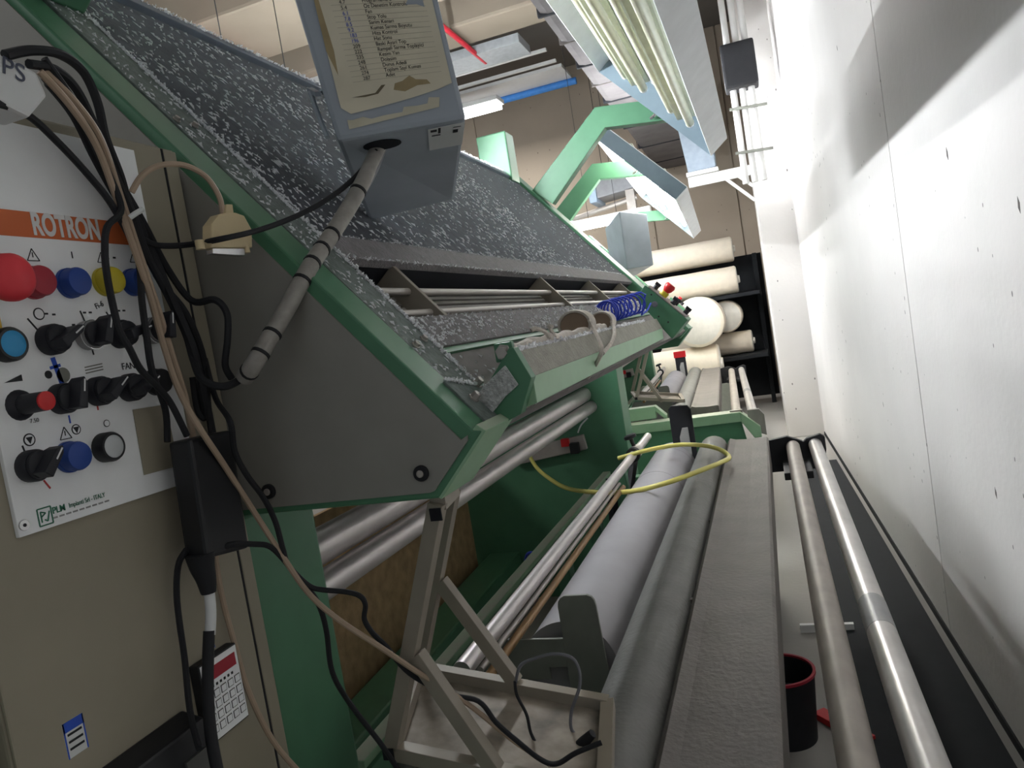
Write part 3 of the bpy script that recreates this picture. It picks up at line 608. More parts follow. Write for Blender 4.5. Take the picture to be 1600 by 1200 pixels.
# tube battens fixed along the upper table edge: they light the aisle wall
def batten(label):
    t = thing('tube_batten', label, 'lamp', (-1.18, 2.6, 2.0), 'tube battens on the upper table edges')
    MB().box((-1.24, 2.14, 2.15), (-1.18, 3.06, 2.19)).build('housing', METALW, t, .004)
    x = -1.16
    tb_ = MB().cyl((x, 2.17, 2.205), (x, 3.03, 2.205), .018, seg=12).build('tube', TUBELIT, t, sm=True)
    for e in (2.15, 3.03): MB().box((x-.03, e, 2.18), (x+.02, e+.02, 2.225)).build('tube_holder', METALW, tb_)
    for y in (2.3, 2.9): MB().box((-1.22, y, 2.0), (-1.19, y+.03, 2.15)).build('bracket', GREYP, t)
    return t
TUBELIT = mat('bright_tube_glass', (247, 251, 255), .3, noise=0, emit=270)
BT1 = batten('lit tube batten on the upper edge of the nearer table, behind the computer box')
c = copy_tree(BT1, MV); c['label'] = 'lit tube batten on the upper edge of the farther table'
# tube lamps of the neighbouring row, behind the table
TUBETOP = mat('aisle_tube_glass', (250, 252, 255), .3, noise=0, emit=95)
AL = thing('aisle_lamp', 'bright twin-tube lamp hung above the aisle behind the big trough lamp', 'lamp', (-.53, 6.5, 3.0))
MB().box((-.62, 6.0, 3.06), (-.44, 7.1, 3.12)).build('housing', METALW, AL, .006)
for xx in (-.58, -.48): MB().cyl((xx, 6.05, 3.03), (xx, 7.05, 3.03), .017, seg=12).build('tube', TUBETOP, AL, sm=True)
for yy in (6.2, 6.9): MB().cyl((-.53, yy, 3.12), (-.53, yy, 3.2), .006, seg=8).build('hanger', STEEL, AL)
TUBEROW = mat('row_tube_glass', (247, 251, 255), .3, noise=0, emit=100)
for i, y in enumerate((.9, 2.5, 4.1, 5.7)):
    t = thing('row_lamp', ('first', 'second', 'third', 'fourth')[i] + ' lit tube lamp from the camera in the row behind the sloped tables', 'lamp', (-2.6, y, 2.97), 'tube lamps of the neighbouring row')
    MB().box((-2.66, y, 2.97), (-2.54, y+1.4, 3.0)).build('housing', METALW, t, .006)  # plate set below the tube to block its downward light
    MB().cyl((-2.60, y+.06, 3.04), (-2.60, y+1.34, 3.04), .02, seg=12).build('tube', TUBEROW, t, sm=True)
    for yy in (y+.2, y+1.2): MB().cyl((-2.645, yy, 3.0), (-2.645, yy, 4.95), .003, seg=6).build('hanger', BLACK, t)
EL = thing('end_lamp', 'lit tube lamp hanging in front of the fabric rolls at the far end', 'lamp', (-1.2, 7.9, 2.2))
MB().box((-1.75, 7.86, 2.30), (-.95, 7.98, 2.36)).build('housing', METALW, EL, .006); MB().cyl((-1.72, 7.92, 2.27), (-.98, 7.92, 2.27), .018, seg=12).build('tube', TUBEROW, EL, sm=True)
for xx in (-1.6, -1.3): MB().cyl((xx, 7.92, 2.36), (xx, 7.92, 4.95), .003, seg=6).build('hanger', BLACK, EL)
gb = MB().box((-1.12, 3.30, 1.98), (-.98, 3.42, 2.20)).build('arm_foot', GREEN, M1, .006)
slab(MB(), .88, 1.12, .802, .93, .004, .05).build('arm_foot', GREEN, M1, .004)

# ================================================================== CONTROL CABINET
CX = -.66
CC = thing('control_cabinet', 'beige steel control cabinet with push-button panel at the left', 'control cabinet', (-.85, .62, 0))
MB().box((-1.15, .445, .02), (CX-.004, .79, 1.593)).build('body', BEIGE, CC, .003)
dr = MB().box((CX-.004, .447, .06), (CX, .764, 1.590)).build('door', BEIGE, CC, .002)
MB().box((CX-.0035, .7645, .06), (CX-.0005, .7675, 1.59)).build('door_gasket', BLACKR, CC)
MB().box((CX-.004, .768, .06), (CX, .789, 1.590)).build('door_frame', BEIGE, CC, .002)
PF = -.655
pn = MB().box((CX, .488, 1.190), (PF, .715, 1.578)).build('button_panel', PANEL, CC, .0008)
bd = MB().box((PF, .4885, 1.4665), (PF+.0004, .712, 1.4915)).build('brand_band', ORANGE, pn)
Y_, Z_ = (0, 1, 0), (0, 0, 1)
def at(p, dx=.0006): return Vector((PF + dx, p[1], p[2]))
text('lettering', 'ROTRON', at((-0.655, 0.563, 1.470), .0008), Y_, Z_, .0305, WHITE, pn, .0003, .62, .0010)
text('lettering', 'PLM', at((-0.655, 0.524, 1.202)), Y_, Z_, .0088, GREENINK, pn, .0002, .9, .00015)
text('lettering', 'Impianti Srl - ITALY', at((-0.655, 0.542, 1.203)), Y_, Z_, .0066, GREENINK, pn, .0002, .80)
for k in range(9): MB().beam(at((-0.655, 0.523, 1.198), .0002) + Vector((0, .0075*k, 0)), at((-0.655, 0.523, 1.198), .0002) + Vector((0, .0075*k+.0055, 0)), .0016, .0003, (1, 0, 0)).build('fine_print', SILVER, pn)
text('lettering', 'FAN', at((-0.655, 0.637, 1.329)), Y_, (0, .0, 1), .0105, INK, pn, .0002, .9)
text('lettering', 'Fi-6', at((-0.655, 0.619, 1.395)), (0, 1, .35), (0, -.35, 1), .0085, INK, pn, .0002, .9)
text('lettering', '1', at((-0.655, 0.600, 1.448)), Y_, Z_, .010, INK, pn, .0002)
text('lettering', '7.50', at((-0.655, 0.520, 1.290)), Y_, Z_, .0055, INK, pn, .0001)
lg = at((-0.655, 0.516, 1.202), .0004)
for a, b in (((-.007,-.008), (.007,-.008)), ((-.007,.008), (.007,.008)), ((-.007,-.008), (-.007,.008)), ((.007,-.008), (.007,.008)), ((-.004,-.005), (-.004,.005)), ((-.004,.005), (.001,.003)), ((.001,.003), (-.004,0)), ((-.001,-.003), (.002,-.005)), ((.002,-.005), (.005,.004))):
    MB().beam(lg + Vector((0, *a)), lg + Vector((0, *b)), .0012, .0004, (1, 0, 0)).build('logo_stroke', GREENINK, pn)
def stroke(p, a, b, wd=.0008, m=INK): MB().beam(at(p, .0003) + Vector((0, *a)), at(p, .0003) + Vector((0, *b)), wd, .0004, (1, 0, 0)).build('symbol_stroke', m, pn)
def tri(p, s=.0065, mark=True):
    for a, b in (((-s, -s*.8), (s, -s*.8)), ((s, -s*.8), (0, s)), ((0, s), (-s, -s*.8))): stroke(p, a, b)
    if mark: stroke(p, (0, .003), (0, -.002))
def ring(p, r=.006, fill=None):
    c0 = at(p, .0001); MB().lathe(c0, (1, 0, 0), [(r, 0), (r, .0004)], 20).build('symbol_ring', INK, pn); MB().lathe(c0, (1, 0, 0), [(r*.8, 0), (r*.8, .0005)], 20).build('symbol_ring', PANEL, pn)
    if fill: MB().prism([c0 + Vector((.0004, -.0035, .0025)), c0 + Vector((.0004, .0035, .0025)), c0 + Vector((.0004, 0, -.004))], (.0003, 0, 0)).build('symbol_arrow', INK, pn)
tri((-0.655, 0.558, 1.449)); tri((-0.655, 0.639, 1.450), .006); tri((-0.655, 0.682, 1.451), .005, False); tri((-0.655, 0.554, 1.274))
ring((-0.655, 0.552, 1.392)); stroke((-0.655, 0.552, 1.392), (0, .003), (0, -.003)); ring((-0.655, 0.516, 1.275), .006, 1); ring((-0.655, 0.567, 1.276), .0052, 1); ring((-0.655, 0.604, 1.276), .0038)
for p in ((-0.655, 0.560, 1.392), (-0.655, 0.568, 1.391), (-0.655, 0.604, 1.392), (-0.655, 0.611, 1.392), (-0.655, 0.647, 1.450), (-0.655, 0.656, 1.451), (-0.655, 0.648, 1.393), (-0.655, 0.655, 1.393), (-0.655, 0.588, 1.380)): stroke(p, (-.0018, 0), (.0018, 0), .0018)
for p, a, b, m in (((-0.655, 0.545, 1.382), (-.006, .006), (.004, -.008), INK), ((-0.655, 0.601, 1.386), (-.002, .008), (.002, -.006), INK), ((-0.655, 0.635, 1.385), (-.004, .007), (.004, -.006), INK), ((-0.655, 0.509, 1.265), (-.001, .006), (.001, -.004), INK),
                   ((-0.655, 0.524, 1.231), (-.002, .004), (.003, -.005), REDINK), ((-0.655, 0.597, 1.295), (0, .003), (0, -.004), REDINK), ((-0.655, 0.562, 1.287), (0, .004), (0, -.004), BLUEINK), ((-0.655, 0.604, 1.352), (0, .003), (.001, -.004), INK)):
    stroke(p, a, b, .0016, m)
q = (-0.655, 0.559, 1.333); MB().lathe(at(q, .0001) + Vector((0, .006, -.002)), (1, 0, 0), [(.0075, 0), (.0075, .0004)], 18).build('symbol_disc', DARKPL, pn)
MB().lathe(at(q, .0001) + Vector((0, -.010, 0)), (1, 0, 0), [(.004, 0), (.004, .0004)], 12).build('symbol_disc', INK, pn); stroke(q, (-.002, .016), (.003, -.012), .005, BLUEINK); stroke(q, (-.007, .006), (.005, .008), .003, BLUEINK)
q = (-0.655, 0.602, 1.333)
for k in range(3): stroke(q, (-.011, .003-.003*k), (.011, .005-.003*k), .0012, DARKPL)
q = (-0.655, 0.515, 1.332); MB().prism([at(q) + Vector((0, -.012, -.002)), at(q) + Vector((0, .006, -.002)), at(q) + Vector((0, .006, .004))], (.0003, 0, 0)).build('symbol_wedge', INK, pn)
MB().box((PF, .490, 1.378), (PF+.0005, .512, 1.430)).build('yellow_label', YLABEL, pn, 0)
q = (-0.655, 0.494, 1.200); s0 = MB().lathe(at(q, 0), (1, 0, 0), [(.0052, 0), (.0052, .001), (.0048, .0015)], 20).build('panel_screw', CHROME, pn, sm=True); MB().lathe(at(q, .0015), (1, 0, 0), [(.0018, 0), (.0018, .0003)], 6).build('hex_socket', INK, pn)
MB().prism([at((-0.655, 0.640, 1.285)), at((-0.655, 0.688, 1.284)), at((-0.655, 0.689, 1.212)), at((-0.655, 0.638, 1.213))], (.0006, 0, 0)).build('blank_plate', BEIGE, pn)
def push(p, m, bez=None, r=.0135, h=.016, dome=.004):
    c0 = Vector((PF, p[1], p[2]))
    root = MB().lathe(c0, (1, 0, 0), [(r*1.08, 0), (r*1.08, .004)] if not bez else [(r*1.18, 0), (r*1.18, h*.8), (r*1.08, h)], 28).build('push_button', bez or m, pn, sm=True)
    MB().lathe(c0, (1, 0, 0), [(r*.9 if bez else r, .002), (r*.9 if bez else r, h), (r*.8 if bez else r*.93, h+dome*.6), (r*.5, h+dome), (0, h+dome*1.1)], 28).build('button_cap', m, root, sm=True)
def sel(p, ang, ringm=None, r=.0150):
    c0 = Vector((PF, p[1], p[2])); m = ringm or KNOB
    root = MB().lathe(c0, (1, 0, 0), [(r, 0), (r, .010), (r*.92, .012)], 28).build('selector_switch', m, pn, sm=True)
    MB().lathe(c0, (1, 0, 0), [(r*.88, .008), (r*.86, .016), (r*.7, .018)], 28).build('selector_dial', KNOB, root, sm=True)
    d = Vector((0, math.sin(ang), math.cos(ang))); e = Vector((0, d.z, -d.y)); a = c0 + Vector((.014, 0, 0))
    MB().prism([a - d*.012 - e*.005, a - d*.012 + e*.005, a + d*.013 + e*.004, a + d*.019, a + d*.013 - e*.004], (.018, 0, 0)).build('selector_handle', KNOB, root, .0012)
    MB().beam(a + d*.004 + Vector((.0182, 0, 0)), a + d*.016 + Vector((.0182, 0, 0)), .0014, .0006, (1, 0, 0)).build('pointer_line', WHITE, root)
    if ringm: MB().lathe(c0, (1, 0, 0), [(r*1.02, .009), (r*1.02, .0105)], 28).build('chrome_ring', CHROME, root, sm=True)
# row 1
p = (-0.610, 0.501, 1.420); root = MB().lathe((PF, p[1], p[2]), (1, 0, 0), [(.014, 0), (.012, .028)], 24).build('emergency_stop', BLUE, pn, sm=True)
MB().lathe((PF, p[1], p[2]), (1, 0, 0), [(.013, .026), (.0205, .030), (.0215, .036), (.0205, .042), (.015, .047), (0, .049)], 32).build('mushroom_head', PINKRED, root, sm=True)
push((-0.642, 0.551, 1.422), DRED, None, .0148, .014); push((-0.642, 0.592, 1.422), BLUE, None, .0142, .014); push((-0.642, 0.636, 1.424), YELLOW, None, .0142, .014); push((-0.642, 0.674, 1.424), BLUE, None, .0142, .014)
# row 2
push((-0.645, 0.511, 1.364), LBLUE, BLACK, .0135, .012, .001)
sel((-0.648, 0.557, 1.366), 1.0); sel((-0.648, 0.601, 1.368), .35, SILVER); sel((-0.648, 0.641, 1.367), 1.3); sel((-0.648, 0.688, 1.369), .2, SILVER)
# row 3
p = (-0.650, 0.514, 1.308); root = MB().lathe((PF, p[1], p[2]), (1, 0, 0), [(.0145, 0), (.013, .004), (.0095, .006), (.0090, .032)], 20).build('speed_knob', KNOB, pn, sm=True); MB().lathe((PF, p[1], p[2]), (1, 0, 0), [(.0088, .0318), (.0088, .034), (.007, .0345)], 20).build('knob_cap', RED, root, sm=True)
sel((-0.648, 0.556, 1.308), .25); sel((-0.648, 0.599, 1.310), .9); sel((-0.648, 0.640, 1.309), 1.1); push((-0.642, 0.678, 1.311), BLACK, None, .014, .012)
# row 4
sel((-0.648, 0.511, 1.251), .7); push((-0.642, 0.552, 1.251), BLUE, None, .0142, .014); push((-0.642, 0.595, 1.252), mat('clear_white_cap', (190, 194, 196), .4), BLACK, .0130, .014, .002)
# keypad lower on the door
kc, ku = Vector((-0.645, 0.684, 0.943)), Vector((0, 0, 1))
KP = MB().box((CX, kc.y-.032, kc.z-.046), (CX+.014, kc.y+.032, kc.z+.046)).build('keypad', BLACK, CC, .002)
MB().box((CX+.014, kc.y-.030, kc.z-.044), (CX+.0146, kc.y+.030, kc.z+.044)).build('keypad_face', PANEL, KP)
MB().box((CX+.0146, kc.y-.026, kc.z+.022), (CX+.015, kc.y+.026, kc.z+.037)).build('display_strip', DRED, KP)
for r in range(4):
    for k in range(5):
        y = kc.y - .024 + k*.0118; z = kc.z + .006 - r*.0125
        b = MB().box((CX+.0146, y-.0045, z-.0045), (CX+.0150, y+.0045, z+.0045)).build('key', INK, KP); MB().box((CX+.0150, y-.0037, z-.0037), (CX+.0153, y+.0037, z+.0037)).build('key_cap', PANEL, b)
for k in range(7): MB().box((CX+.0146, kc.y-.024+k*.0065, kc.z+.014), (CX+.015, kc.y-.021+k*.0065, kc.z+.017)).build('status_dot', INK, KP)
# inventory stickers
for (p, w_, h_) in (((-0.660, 0.505, 0.993), .011, .017), ((-0.660, 0.692, 1.003), .005, .012)):
    s1 = MB().box((CX, p[1]-w_, p[2]-h_), (CX+.0005, p[1]+w_, p[2]+h_)).build('sticker', LABELW, CC); MB().box((CX+.0005, p[1]-w_, p[2]+h_*.45), (CX+.0008, p[1]+w_, p[2]+h_)).build('sticker_band', BLUEINK, s1)
    for a, b, m in ((-w_, -w_*.88, BLUEINK), (w_*.88, w_, BLUEINK)): MB().box((CX+.0005, p[1]+a, p[2]-h_), (CX+.0008, p[1]+b, p[2]+h_)).build('sticker_edge', m, s1)
    for k in range(3): MB().box((CX+.0005, p[1]-w_*.7, p[2]+h_*(.2-.4*k)), (CX+.0008, p[1]+w_*.7, p[2]+h_*(.33-.4*k))).build('sticker_print', INK, s1)
# dark plug housing low on the door
PH = MB().hexa([(CX, .505, .70), (CX+.060, .505, .70), (CX+.060, .632, .70), (CX, .632, .70), (CX, .505, .950), (CX+.030, .505, .942), (CX+.030, .632, .942), (CX, .632, .950)]).build('socket_housing', BLACK, CC, .003)
MB().hexa([(CX+.0325, .515, .925), (CX+.0595, .515, .72), (CX+.0595, .565, .72), (CX+.0325, .565, .925), (CX+.0355, .515, .925), (CX+.0625, .515, .72), (CX+.0625, .565, .72), (CX+.0355, .565, .925)]).build('socket_cover', mat('dark_green_plastic', (36, 70, 58), .5), PH)
MB().hexa([(CX+.0335, .590, .915), (CX+.0585, .590, .74), (CX+.0585, .620, .74), (CX+.0335, .620, .915), (CX+.0365, .590, .915), (CX+.0625, .590, .74), (CX+.0625, .620, .74), (CX+.0365, .620, .915)]).build('socket_flap', mat('grey_flap', (84, 84, 82), .6), PH)
gp = MB().box((-1.0, .20, 0), (-.672, .432, 1.12)).build('green_side_unit', GREEN, None, .008); tag(gp, 'green painted machine side at the left border beside the beige cabinet', 'machine side')

# ---- power adapter, plug and loose cables
AD = thing('power_adapter', 'black power adapter brick hanging in front of the beige cabinet', 'power adapter', (-0.620, 0.665, 1.183))
ac = [Vector((-0.632, 0.657, 1.243)), Vector((-0.632, 0.726, 1.242)), Vector((-0.632, 0.718, 1.102)), Vector((-0.632, 0.650, 1.112))]
MB().prism(ac, (.030, 0, 0)).build('brick', BLACK, AD, .004)
MB().tube([(-0.615, 0.654, 1.117), (-0.615, 0.654, 1.103), (-0.615, 0.656, 1.088), (-0.615, 0.656, 1.072)], lambda t: .016 - .008*t, 12, 4).build('plug', BLACKR, AD, sm=True)
MB().tube([(-0.615, 0.657, 1.075), (-0.615, 0.654, 1.052), (-0.615, 0.646, 1.028)], .0058, 10, 4).build('cable_label', LABELW, AD, sm=True)
MB().tube([(-0.615, 0.646, 1.033), (-0.615, 0.635, 0.999), (-0.610, 0.620, 0.963), (-0.600, 0.605, 0.929), (-0.590, 0.595, 0.887)], .0062, 10).build('mains_cord', BLACKR, AD, sm=True)
def cable(label, pts, r, m, name='cable', seg=8): return tag(MB().tube(pts, r, seg).build(name, m, None, sm=True), label, 'cable')
cable('cream cable running over the button panel down to the shelf bracket', [(-0.600, 0.557, 1.610), (-0.600, 0.584, 1.585), (-0.610, 0.616, 1.556), (-0.620, 0.638, 1.513), (-0.620, 0.648, 1.463), (-0.625, 0.664, 1.409), (-0.630, 0.676, 1.349), (-0.620, 0.675, 1.297), (-0.595, 0.667, 1.254), (-0.599, 0.699, 1.205), (-0.602, 0.736, 1.143), (-0.592, 0.756, 1.087), (-0.572, 0.770, 1.027), (-0.546, 0.786, 0.984), (-0.510, 0.806, 0.941), (-0.484, 0.843, 0.889), (-0.436, 0.877, 0.827), (-0.387, 0.890, 0.771), (-0.337, 0.884, 0.741)], .0036, CREAMC)
cable('thin cream cable beside the first, ending behind the black adapter', [(-0.605, 0.565, 1.616), (-0.605, 0.596, 1.592), (-0.612, 0.626, 1.562), (-0.625, 0.651, 1.509), (-0.627, 0.663, 1.455), (-0.630, 0.678, 1.392), (-0.633, 0.689, 1.341), (-0.633, 0.697, 1.289), (-0.640, 0.705, 1.236)], .0035, CREAMC)
cable('thin black cable looping over the yellow button to the adapter', [(-0.600, 0.565, 1.624), (-0.610, 0.607, 1.583), (-0.620, 0.633, 1.539), (-0.615, 0.638, 1.495), (-0.610, 0.610, 1.472), (-0.610, 0.601, 1.447), (-0.600, 0.588, 1.419), (-0.600, 0.588, 1.390), (-0.600, 0.590, 1.366), (-0.600, 0.598, 1.347), (-0.605, 0.612, 1.325), (-0.615, 0.641, 1.304), (-0.620, 0.660, 1.284), (-0.620, 0.674, 1.246)], .0035, BLACKR)
cable('thin black cable slanting in from the left border', [(-0.600, 0.498, 1.569), (-0.610, 0.542, 1.570), (-0.615, 0.575, 1.552), (-0.620, 0.610, 1.525), (-0.620, 0.633, 1.496), (-0.630, 0.663, 1.449), (-0.625, 0.652, 1.399), (-0.618, 0.642, 1.363), (-0.620, 0.642, 1.322), (-0.640, 0.671, 1.279), (-0.640, 0.665, 1.243)], .0036, BLACKR)
cable('thick black cable arching over the white supply box', [(-0.600, 0.524, 1.615), (-0.600, 0.553, 1.628), (-0.610, 0.594, 1.639), (-0.620, 0.628, 1.634), (-0.625, 0.644, 1.608), (-0.630, 0.651, 1.574), (-0.635, 0.666, 1.537), (-0.635, 0.672, 1.496), (-0.635, 0.692, 1.451), (-0.630, 0.703, 1.399), (-0.625, 0.714, 1.346), (-0.630, 0.723, 1.300), (-0.640, 0.732, 1.262), (-0.645, 0.727, 1.271), (-0.645, 0.729, 1.310)], .0048, BLACKR)
cable('thick black cable under the arch, curving from the supply box end', [(-0.600, 0.547, 1.614), (-0.605, 0.579, 1.619), (-0.615, 0.610, 1.611), (-0.625, 0.635, 1.580), (-0.630, 0.652, 1.540), (-0.630, 0.667, 1.498), (-0.630, 0.676, 1.453), (-0.635, 0.702, 1.407), (-0.630, 0.713, 1.362), (-0.628, 0.715, 1.331), (-0.610, 0.702, 1.306), (-0.590, 0.707, 1.294), (-0.585, 0.731, 1.297), (-0.580, 0.744, 1.308)], .0045, BLACKR)
cable('black cable dropping straight behind the cable tie', [(-0.610, 0.573, 1.606), (-0.620, 0.605, 1.585), (-0.635, 0.637, 1.549), (-0.640, 0.665, 1.507), (-0.640, 0.686, 1.487), (-0.645, 0.702, 1.431), (-0.635, 0.725, 1.385), (-0.640, 0.746, 1.330), (-0.648, 0.747, 1.268), (-0.652, 0.749, 1.221)], .0042, BLACKR)
cable('black cable at the right of the bundle with a side loop', [(-0.615, 0.575, 1.614), (-0.630, 0.631, 1.573), (-0.645, 0.680, 1.523), (-0.648, 0.701, 1.490), (-0.648, 0.724, 1.440), (-0.630, 0.733, 1.399), (-0.600, 0.736, 1.395), (-0.590, 0.740, 1.377), (-0.590, 0.733, 1.347), (-0.600, 0.733, 1.318), (-0.600, 0.740, 1.301)], .0042, BLACKR)
cable('thin black cord hanging from the bundle across the green leg to the floor', [(-0.640, 0.748, 1.330), (-0.630, 0.742, 1.281), (-0.579, 0.698, 1.253), (-0.592, 0.712, 1.218), (-0.590, 0.722, 1.188), (-0.588, 0.741, 1.156), (-0.585, 0.751, 1.123), (-0.587, 0.758, 1.087), (-0.589, 0.766, 1.062), (-0.576, 0.779, 1.028), (-0.572, 0.789, 0.999), (-0.574, 0.796, 0.965), (-0.580, 0.801, 0.909), (-0.570, 0.812, 0.861), (-0.542, 0.827, 0.793), (-0.522, 0.840, 0.730)], .0034, BLACKR)
cable('thin black cord bowing out below the adapter toward the shelf bracket', [(-0.620, 0.676, 1.110), (-0.600, 0.686, 1.116), (-0.603, 0.732, 1.102), (-0.596, 0.745, 1.095), (-0.592, 0.756, 1.080), (-0.583, 0.768, 1.052), (-0.571, 0.776, 1.032), (-0.559, 0.784, 1.024), (-0.539, 0.801, 1.014), (-0.523, 0.806, 1.006), (-0.518, 0.807, 0.994), (-0.527, 0.813, 0.973), (-0.520, 0.814, 0.955), (-0.509, 0.822, 0.933), (-0.497, 0.849, 0.883), (-0.458, 0.870, 0.844), (-0.422, 0.882, 0.828), (-0.404, 0.886, 0.797), (-0.379, 0.882, 0.776), (-0.348, 0.881, 0.750), (-0.329, 0.887, 0.741), (-0.304, 0.896, 0.751), (-0.271, 0.908, 0.759)], .0034, BLACKR)
cable('thin black cord hanging down the cabinet front to the socket', [(-0.625, 0.647, 1.125), (-0.638, 0.644, 1.108), (-0.645, 0.640, 1.069), (-0.645, 0.635, 1.006), (-0.630, 0.614, 0.959), (-0.600, 0.587, 0.933)], .0034, BLACKR)
cable('thin beige cord slanting down the cabinet door past the keypad', [(-0.650, 0.715, 1.097), (-0.650, 0.713, 1.048), (-0.650, 0.719, 0.982), (-0.645, 0.721, 0.925), (-0.630, 0.728, 0.860), (-0.610, 0.743, 0.807)], .0034, CREAMC)
cable('thin black cable sagging between computer box and button panel', [(-0.462, 0.941, 1.573), (-0.479, 0.911, 1.541), (-0.499, 0.871, 1.512), (-0.519, 0.820, 1.487), (-0.535, 0.760, 1.467), (-0.545, 0.702, 1.454), (-0.610, 0.717, 1.460), (-0.625, 0.689, 1.461), (-0.635, 0.680, 1.470)], .0034, BLACKR)
cable('grey cable arching down to the ivory connector', [(-0.610, 0.651, 1.512), (-0.600, 0.660, 1.529), (-0.590, 0.677, 1.540), (-0.580, 0.703, 1.542), (-0.575, 0.729, 1.532), (-0.570, 0.739, 1.510), (-0.570, 0.740, 1.490)], .0032, CREAMC)
# ribbed cable sleeve from the computer box
WT = thing('cable_sleeve', 'striped spiral-wrapped cable sleeve hanging from the computer box', 'cable sleeve', (-0.503, 0.789, 1.415))
sp = [(-0.467, 0.961, 1.584), (-0.470, 0.914, 1.537), (-0.487, 0.884, 1.495), (-0.502, 0.844, 1.453), (-0.513, 0.807, 1.418), (-0.531, 0.776, 1.374), (-0.545, 0.748, 1.339), (-0.560, 0.730, 1.311), (-0.577, 0.734, 1.300)]
MB().tube(sp, .0105, 14, 6).build('sleeve', WRAP, WT, sm=True)
SP = smooth(sp, 6)
for i in (9, 17, 20, 23, 26, 35, 39, 44):
    a, b = SP[i], SP[i+1]; d = (b-a).normalized(); MB().cyl(a - d*.0025, a + d*.0025 + Vector((.001, 0, .001)), .0112, seg=14).build('black_wrap', BLACKR, WT, sm=True)
MB().tube([(-0.465, 0.973, 1.588), (-0.464, 0.928, 1.546), (-0.473, 0.901, 1.515)], .006, 8).build('side_cable', GREYC, WT, sm=True)
# cable tie
tag(MB().tube([(-0.612, 0.644, 1.485), (-0.608, 0.649, 1.489), (-0.612, 0.663, 1.495)], .003, 8).build('cable_tie', LABELW, None, sm=True), 'white cable tie around the black cable bundle', 'cable tie')
# ivory connector
DS = thing('serial_connector', 'ivory plastic multi-pin connector dangling left of the sloped edge', 'connector', (-0.570, 0.735, 1.464))
dp = [(-0.575, 0.740, 1.490), (-0.575, 0.753, 1.491), (-0.575, 0.768, 1.489), (-0.575, 0.778, 1.473), (-0.575, 0.772, 1.451), (-0.575, 0.700, 1.447), (-0.575, 0.707, 1.473), (-0.575, 0.723, 1.486)]
MB().prism(dp, (.013, 0, 0)).build('hood', DSUB, DS, .0015)
MB().prism([(-0.573, 0.742, 1.500), (-0.573, 0.753, 1.501), (-0.573, 0.752, 1.489), (-0.573, 0.737, 1.487)], (.009, 0, 0)).build('strain_relief', DSUB, DS, .001)
MB().prism([(-0.573, 0.704, 1.447), (-0.573, 0.762, 1.450), (-0.573, 0.758, 1.441), (-0.573, 0.703, 1.441)], (.009, 0, 0)).build('pin_shell', CHROME, DS, .0005)
for a in ((-0.566, 0.764, 1.449), (-0.566, 0.687, 1.449)): MB().cyl(Vector(a) + Vector((0, 0, -.004)), Vector(a) + Vector((0, 0, .006)), .0048, seg=14).build('thumb_screw', DSUB, DS, sm=True)
# white supply box with handwritten mark
PS = thing('supply_box', 'pale box marked PS in pencil from which the cable bundle comes', 'supply box', (-0.600, 0.526, 1.591))
pv = [Vector((-0.600, 0.487, 1.621)), Vector((-0.600, 0.554, 1.609)), Vector((-0.600, 0.561, 1.588)), Vector((-0.600, 0.537, 1.563)), Vector((-0.600, 0.478, 1.578))]
MB().prism(pv, (-.035, 0, 0)).build('box', LABELW, PS, .004)
text('handwriting', 'PS', Vector((-0.599, 0.516, 1.598)), Vector((-0.600, 0.554, 1.609)) - Vector((-0.600, 0.487, 1.621)), Vector((-0.600, 0.487, 1.621)) - Vector((-0.600, 0.478, 1.578)), .024, mat('pencil', (84, 88, 104), .8), PS, .0002)

# shelf bracket litter
cable('thin grey cord looped above the shelf bracket tray', [(-0.406, 0.980, 0.804), (-0.394, 0.980, 0.829), (-0.373, 0.980, 0.839), (-0.341, 0.980, 0.846), (-0.316, 0.980, 0.840), (-0.308, 0.980, 0.821), (-0.312, 0.980, 0.796), (-0.329, 0.980, 0.761), (-0.333, 0.980, 0.734), (-0.321, 0.980, 0.723)], .0024, GREYC)
cable('thin black cord dropping from the loop to the plug on the tray', [(-0.406, 0.979, 0.807), (-0.405, 0.975, 0.788), (-0.389, 0.960, 0.767), (-0.383, 0.950, 0.745), (-0.369, 0.940, 0.724)], .0024, BLACKR)
for p, q, l in (((-0.366, 0.940, 0.727), (-0.345, 0.940, 0.716), 'small black plug lying flat on the shelf bracket tray'), ((-0.325, 0.960, 0.716), (-0.297, 0.960, 0.741), 'small black inline connector at the right of the tray')):
    tag(MB().tube([p, tuple(Vector(p).lerp(Vector(q), .5)), q], lambda t: .0085 - .004*abs(t-.4), 10, 3).build('plug', BLACKR, None, sm=True), l, 'plug')

# ---- things on the front beam
RW = thing('wrapped_rod', 'rod wrapped in dirty white tape bolted along the front beam', 'rod', (-.33, 1.1, 1.25))
ra, rb = Vector((-.312, .892, 1.279)), Vector((-.330, 1.62, 1.283))
MB().tube([ra, ra.lerp(rb, .3) + Vector((0, 0, .002)), ra.lerp(rb, .6), rb], lambda t: .0085 + .002*math.sin(t*37), 12, 8).build('wrapped_bar', ROPE, RW, sm=True)
MB().lathe(ra, (0, -1, 0), [(.0105, 0), (.0105, .002), (.0075, .0022), (.0075, .009)], 6).build('bolt', STEEL, RW)
MB().box((ra.x-.012, ra.y, ra.z-.012), (ra.x+.012, ra.y+.012, ra.z+.012)).build('rod_clamp', GREEN, RW, .002)
for f, s in ((.28, 1), (.33, -1)):
    c0 = ra.lerp(rb, f); MB().tube([c0 + Vector((.009, 0, .004)), c0 + Vector((.004, .004, .014)), c0 + Vector((-.006*s, -.01, .022)), c0 + Vector((-.012*s, -.016, .020))], .0035, 6, 4).build('tape_end', ROPE, RW, sm=True)
